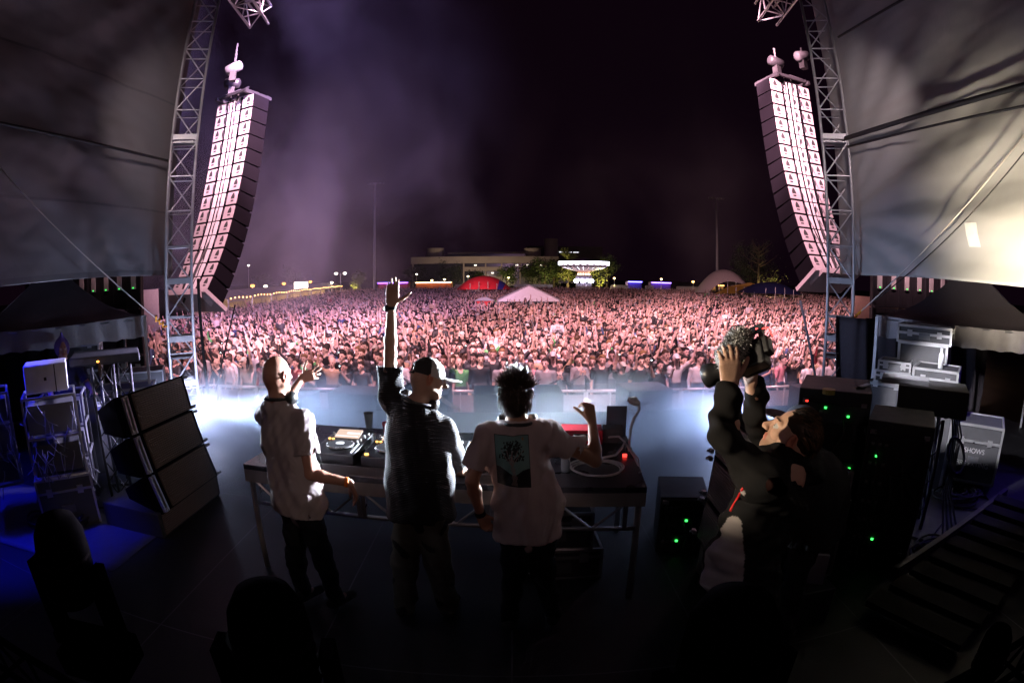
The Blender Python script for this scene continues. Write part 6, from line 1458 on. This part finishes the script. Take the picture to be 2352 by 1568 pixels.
# camera with furry microphone, held by his hands
cc_ = (Vector(J['wr'][0]) + Vector(J['wr'][1])) / 2 + Vector((.015, .0, .10)); vd = (at(1650, 885, Y=Y4 + .1) - at(1735, 830, Y=Y4 + .02)).normalized()
cm = empty('video_camera', cc_, 'black video camera with grey furry microphone held overhead', 'camera')
cF = Vector((-.62, .62, -.42)).normalized(); cU = Vector((.45, .0, .9)); cU = (cU - cF * cU.dot(cF)).normalized(); cS = cU.cross(cF); Mx = Matrix((cS, cF, cU)).transposed(); Q = lambda a, b, c: cc_ + cS * a + cF * b + cU * c
MB().box(Q(0, -.02, .0), (.075, .15, .105), M=Mx).box(Q(.0, -.09, .02), (.06, .06, .07), M=Mx).box(Q(-.055, -.02, -.01), (.03, .12, .08), M=Mx).build('camera_body', M_dark, cm, bevel=.008)
MB().lathe(Q(0, .05, -.005), [(.036, 0), (.038, .03), (.037, .09), (.046, .10), (.05, .14), (.044, .145), (.03, .13)], 28, cF).build('lens', M_hp, cm, smooth=True)
MB().box(Q(0, -.02, .105), (.03, .17, .022), M=Mx).box(Q(0, .05, .08), (.025, .02, .05), M=Mx).box(Q(0, -.09, .08), (.025, .02, .05), M=Mx).build('top_handle', M_hp, cm)
G_neon = glow('red_trim_light', (1, .06, .05), 3.0)
MB().tube([Q(.015, -.075, .10), Q(.0, -.125, .09), Q(.0, -.135, .05)], .0035, 6).build('red_light_strip', G_neon, cm, smooth=True); MB().lathe(Q(-.045, .0, .03), [(.014, 0), (.012, .008)], 12, -cS).build('record_light', G_neon, cm)
mc = at(1682, 800, Y=Y4 + .03)
V, Fc = surf([cap(mc + Vector((-.015, 0, -.04)), mc + Vector((.035, 0, .035)), .048, .045, .02)], .006, folds(6, .004, ((1, .3, .3, 90), (.2, 1, .8, 80))))
mic = addmesh('microphone', npmesh('microphone', V, Fc, mat('fur', (1, 1, 1), .9, attr='col'), np.tile((.25, .25, .24), (len(V), 1))), cm)
pts_ = []
for k in range(2300):
    n_ = Vector((rr.gauss(0, 1), rr.gauss(0, 1), rr.gauss(0, 1))).normalized(); b = mc + Vector((.01, 0, 0)) + Vector((.025, 0, .038)) * rr.uniform(-1, 1) + n_ * .045; e = b + (n_ + Vector((rr.gauss(0, .5), rr.gauss(0, .5), rr.gauss(-.2, .5)))) .normalized() * rr.uniform(.012, .028); g_ = rr.choice((.08, .3, .5, .65))
    pts_.append(([b, b.lerp(e, .5) + Vector((0, 0, .002)), e], (g_, g_, g_ * .96)))
strands(mic, 'fur', pts_, MATS['fur'], None, .0022)
MB().tube([mc + Vector((.03, 0, -.03)), Q(0, .04, .12)], .012, 8).build('microphone_mount', M_dark, mic)
# ---------------- someone in a cap behind him
J = dict(head=at(1835, 985, Y=2.45), hF=(-.75, .6, .1), hU=(.1, -.1, 1), neck=at(1845, 1060, Y=2.45), F=(-.6, .8, 0), sh=[at(1800, 1100, Y=2.3), at(1890, 1090, Y=2.6)], el=[at(1800, 1180, Y=2.3), at(1905, 1180, Y=2.6)], wr=[at(1780, 1230, Y=2.4), at(1880, 1240, Y=2.7)],
    hand=[dict(d=(-.2, .4, -1), n=(-1, 0, 0), t=(0, 1, 0)), dict(d=(-.2, .4, -1), n=(1, 0, 0), t=(0, 1, 0))], hip=Vector((1.72, 2.45, 2.5)), knee=[Vector((1.66, 2.4, 2.1)), Vector((1.8, 2.6, 2.1))], ank=[Vector((1.66, 2.35, ST + .08)), Vector((1.8, 2.55, ST + .08))])
root, F, S = person('dark figure in a brimmed cap standing behind the filming man', J, (.3, .18, .13), h=.009)
tee(root, J, F, S, M_tee, (.015, .015, .017), (.8, .8), hem=.03, bag=.03, h=.011, name='jacket'); trousers(root, J, F, S, (.012, .012, .014))
hF, hU, hS = ortho(J['hF'], J['hU']); hc = Vector(J['head']); ax = (hS, hF, hU)
P = [ell(hc + hU * .045 - hF * .01, (.087, .108, .09), ax, .01, 0), ell(hc + hF * .15 + hU * .055, (.078, .085, .010), ax, .01, 1)]
V, Fc = surf(P, .005); addmesh('cap', npmesh('cap', V, Fc, MATS['cap_cloth'], colour(V, P, {0: (.10, .10, .13), 1: (.09, .05, .05)})), root)
# ---------------- guard in the pit, seen past the capped performer
J = dict(floor=.55, head=Vector((-1.62, 9.3, 2.16)), hF=(.1, 1, 0), hU=(0, 0, 1), neck=Vector((-1.62, 9.28, 2.02)), F=(.1, 1, 0), sh=[Vector((-1.84, 9.28, 1.93)), Vector((-1.40, 9.28, 1.93))], el=[Vector((-1.92, 9.3, 1.68)), Vector((-1.22, 9.26, 1.72))], wr=[Vector((-1.9, 9.5, 1.5)), Vector((-1.02, 9.2, 1.60))],
    hand=[dict(d=(0, .5, -1), n=(-1, 0, 0), t=(0, 1, 0)), dict(d=(1, 0, -.3), n=(0, -.5, 1), t=(0, 1, .3), curl=.8, tcurl=.8)], hip=Vector((-1.62, 9.28, 1.45)), knee=[Vector((-1.72, 9.28, 1.0)), Vector((-1.52, 9.28, 1.0))], ank=[Vector((-1.72, 9.26, .63)), Vector((-1.52, 9.26, .63))])
boxo('pit_step', (-1.62, 9.25, .275), (.7, .45, .53), M_dark); tag(bpy.data.objects['pit_step'], 'dark step the guard stands on in the pit', 'step')
root, F, S = person('guard in dark cap and dark tee standing in the pit', J, (.5, .3, .22), h=.012)
tee(root, J, F, S, M_tee, (.03, .035, .045), (.6, .6), hem=.05, bag=.03, h=.014); trousers(root, J, F, S, (.015, .015, .02))
hc = Vector(J['head']); P = [ell(hc + Vector((0, -.01, .05)), (.09, .11, .09), None, .01, 0), ell(hc + Vector((0, .14, .04)), (.075, .08, .012), None, .01, 0)]; V, Fc = surf(P, .008); addmesh('cap', npmesh('cap', V, Fc, MATS['cap_cloth'], np.tile((.03, .03, .035), (len(V), 1))), root)
# ---------------- crew member in the shadows at left
J = dict(head=Vector((-5.55, 4.75, 3.2)), hF=(.6, -.4, 0), hU=(0, 0, 1), neck=Vector((-5.57, 4.76, 3.06)), F=(.7, -.5, 0), sh=[Vector((-5.42, 4.93, 2.98)), Vector((-5.70, 4.60, 2.98))], el=[Vector((-5.3, 4.95, 2.75)), Vector((-5.65, 4.5, 2.72))], wr=[Vector((-5.1, 4.85, 2.68)), Vector((-5.45, 4.4, 2.62))],
    hand=[dict(d=(1, -.5, -.2), n=(0, 0, 1), t=(0, -1, 0)), dict(d=(1, 0, -.2), n=(0, 0, 1), t=(0, 1, 0))], hip=Vector((-5.57, 4.76, 2.5)), knee=[Vector((-5.5, 4.85, 2.1)), Vector((-5.6, 4.65, 2.1))], ank=[Vector((-5.5, 4.85, ST + .08)), Vector((-5.6, 4.65, ST + .08))])
root, F, S = person('crew member in a violet hood standing among the racks', J, (.5, .3, .22), h=.012)
tee(root, J, F, S, M_tee, (.03, .03, .05), (.9, .9), hem=.05, bag=.03, h=.014, name='hooded_top'); trousers(root, J, F, S, (.015, .015, .02))
hc = Vector(J['head']); V, Fc = surf([ell(hc + Vector((-.03, .02, .02)), (.11, .12, .13), None, .02, 0), cap(hc + Vector((-.02, .02, .1)), hc + Vector((-.02, .02, .2)), .05, .015, .03, 0)], .01); addmesh('hood', npmesh('hood', V, Fc, MATS['cap_cloth'], np.tile((.16, .12, .5), (len(V), 1))), root)
# ================================================================ SMOKE AND HAZE
def volume(name, lo, hi, dens, label, nscale, contrast, col=(1, 1, 1), fall=None, aniso=.3, step=None, stretch=(1, 1, 1), off=(0, 0, 0), homog=False):
    c = [(a + b) / 2 for a, b in zip(lo, hi)]; s = [b - a for a, b in zip(lo, hi)]
    m = bpy.data.materials.new(name); m.use_nodes = True; n = m.node_tree.nodes; l = m.node_tree.links; n.remove(n['Principled BSDF'])
    pv = n.new('ShaderNodeVolumePrincipled'); pv.inputs['Color'].default_value = (*col, 1); pv.inputs['Anisotropy'].default_value = aniso; pv.inputs['Density'].default_value = dens
    l.new(pv.outputs[0], n['Material Output'].inputs['Volume'])
    if not homog:
        g = n.new('ShaderNodeNewGeometry'); mp = n.new('ShaderNodeMapping'); mp.inputs['Scale'].default_value = stretch; mp.inputs['Location'].default_value = off; l.new(g.outputs['Position'], mp.inputs[0])
        nz = n.new('ShaderNodeTexNoise'); nz.inputs['Scale'].default_value = nscale; nz.inputs['Detail'].default_value = 3.5; nz.inputs['Distortion'].default_value = .6; l.new(mp.outputs[0], nz.inputs['Vector'])
        r = n.new('ShaderNodeMapRange'); r.inputs[1].default_value = contrast[0]; r.inputs[2].default_value = contrast[1]; r.inputs[3].default_value = 0; r.inputs[4].default_value = dens; l.new(nz.outputs[0], r.inputs[0]); last = r.outputs[0]
        tot = None
        for (ctr, rad, wgt) in (fall or []):
            sb_ = n.new('ShaderNodeVectorMath'); sb_.operation = 'SUBTRACT'; sb_.inputs[1].default_value = ctr; l.new(g.outputs['Position'], sb_.inputs[0])
            dv_ = n.new('ShaderNodeVectorMath'); dv_.operation = 'DIVIDE'; dv_.inputs[1].default_value = rad; l.new(sb_.outputs[0], dv_.inputs[0])
            ln_ = n.new('ShaderNodeVectorMath'); ln_.operation = 'LENGTH'; l.new(dv_.outputs[0], ln_.inputs[0])
            f = n.new('ShaderNodeMapRange'); f.interpolation_type = 'SMOOTHSTEP'; f.inputs[1].default_value = .15; f.inputs[2].default_value = 1; f.inputs[3].default_value = 1; f.inputs[4].default_value = 0; l.new(ln_.outputs['Value'], f.inputs[0])
            f.inputs[3].default_value = wgt
            if tot is None: tot = f.outputs[0]
            else: ad = n.new('ShaderNodeMath'); ad.operation = 'ADD'; l.new(tot, ad.inputs[0]); l.new(f.outputs[0], ad.inputs[1]); tot = ad.outputs[0]
        mu = n.new('ShaderNodeMath'); mu.operation = 'MULTIPLY'; l.new(last, mu.inputs[0]); l.new(tot, mu.inputs[1]); last = mu.outputs[0]
        l.new(last, pv.inputs['Density'])
    me = MB().box(c, s); o = me.build(name, m); o.display_type = 'WIRE'; return tag(o, label, 'smoke', kind='stuff')
volume('smoke', (-40, 14, 2.2), (24, 64, 44), .055, 'purple smoke drifting up over the left of the crowd', .13, (.46, .70), fall=[((-17, 30, 13), (20, 20, 22), 1.15), ((12, 40, 14), (14, 16, 16), .12)], stretch=(1, 1, .75), aniso=.1)
lamp('violet_lamp', 'SPOT', (-2.0, 8.5, 10.0), (-15, 32, 12), 25000, (.52, .34, 1.0), .4, 88, 1)
volume('stage_smoke', (-6.2, 3.9, 1.62), (6.2, 8.7, 3.0), 1.0, 'cold white smoke rolling over the front of the stage', .85, (.30, .72), col=(.82, .9, 1), fall=[((-3.2, 6.2, 1.9), (3.3, 2.2, 1.0), 1.7), ((2.8, 6.3, 1.95), (2.5, 1.8, .9), 1.2), ((0, 6.0, 1.9), (6.6, 3.2, 1.05), .85)], aniso=.3)
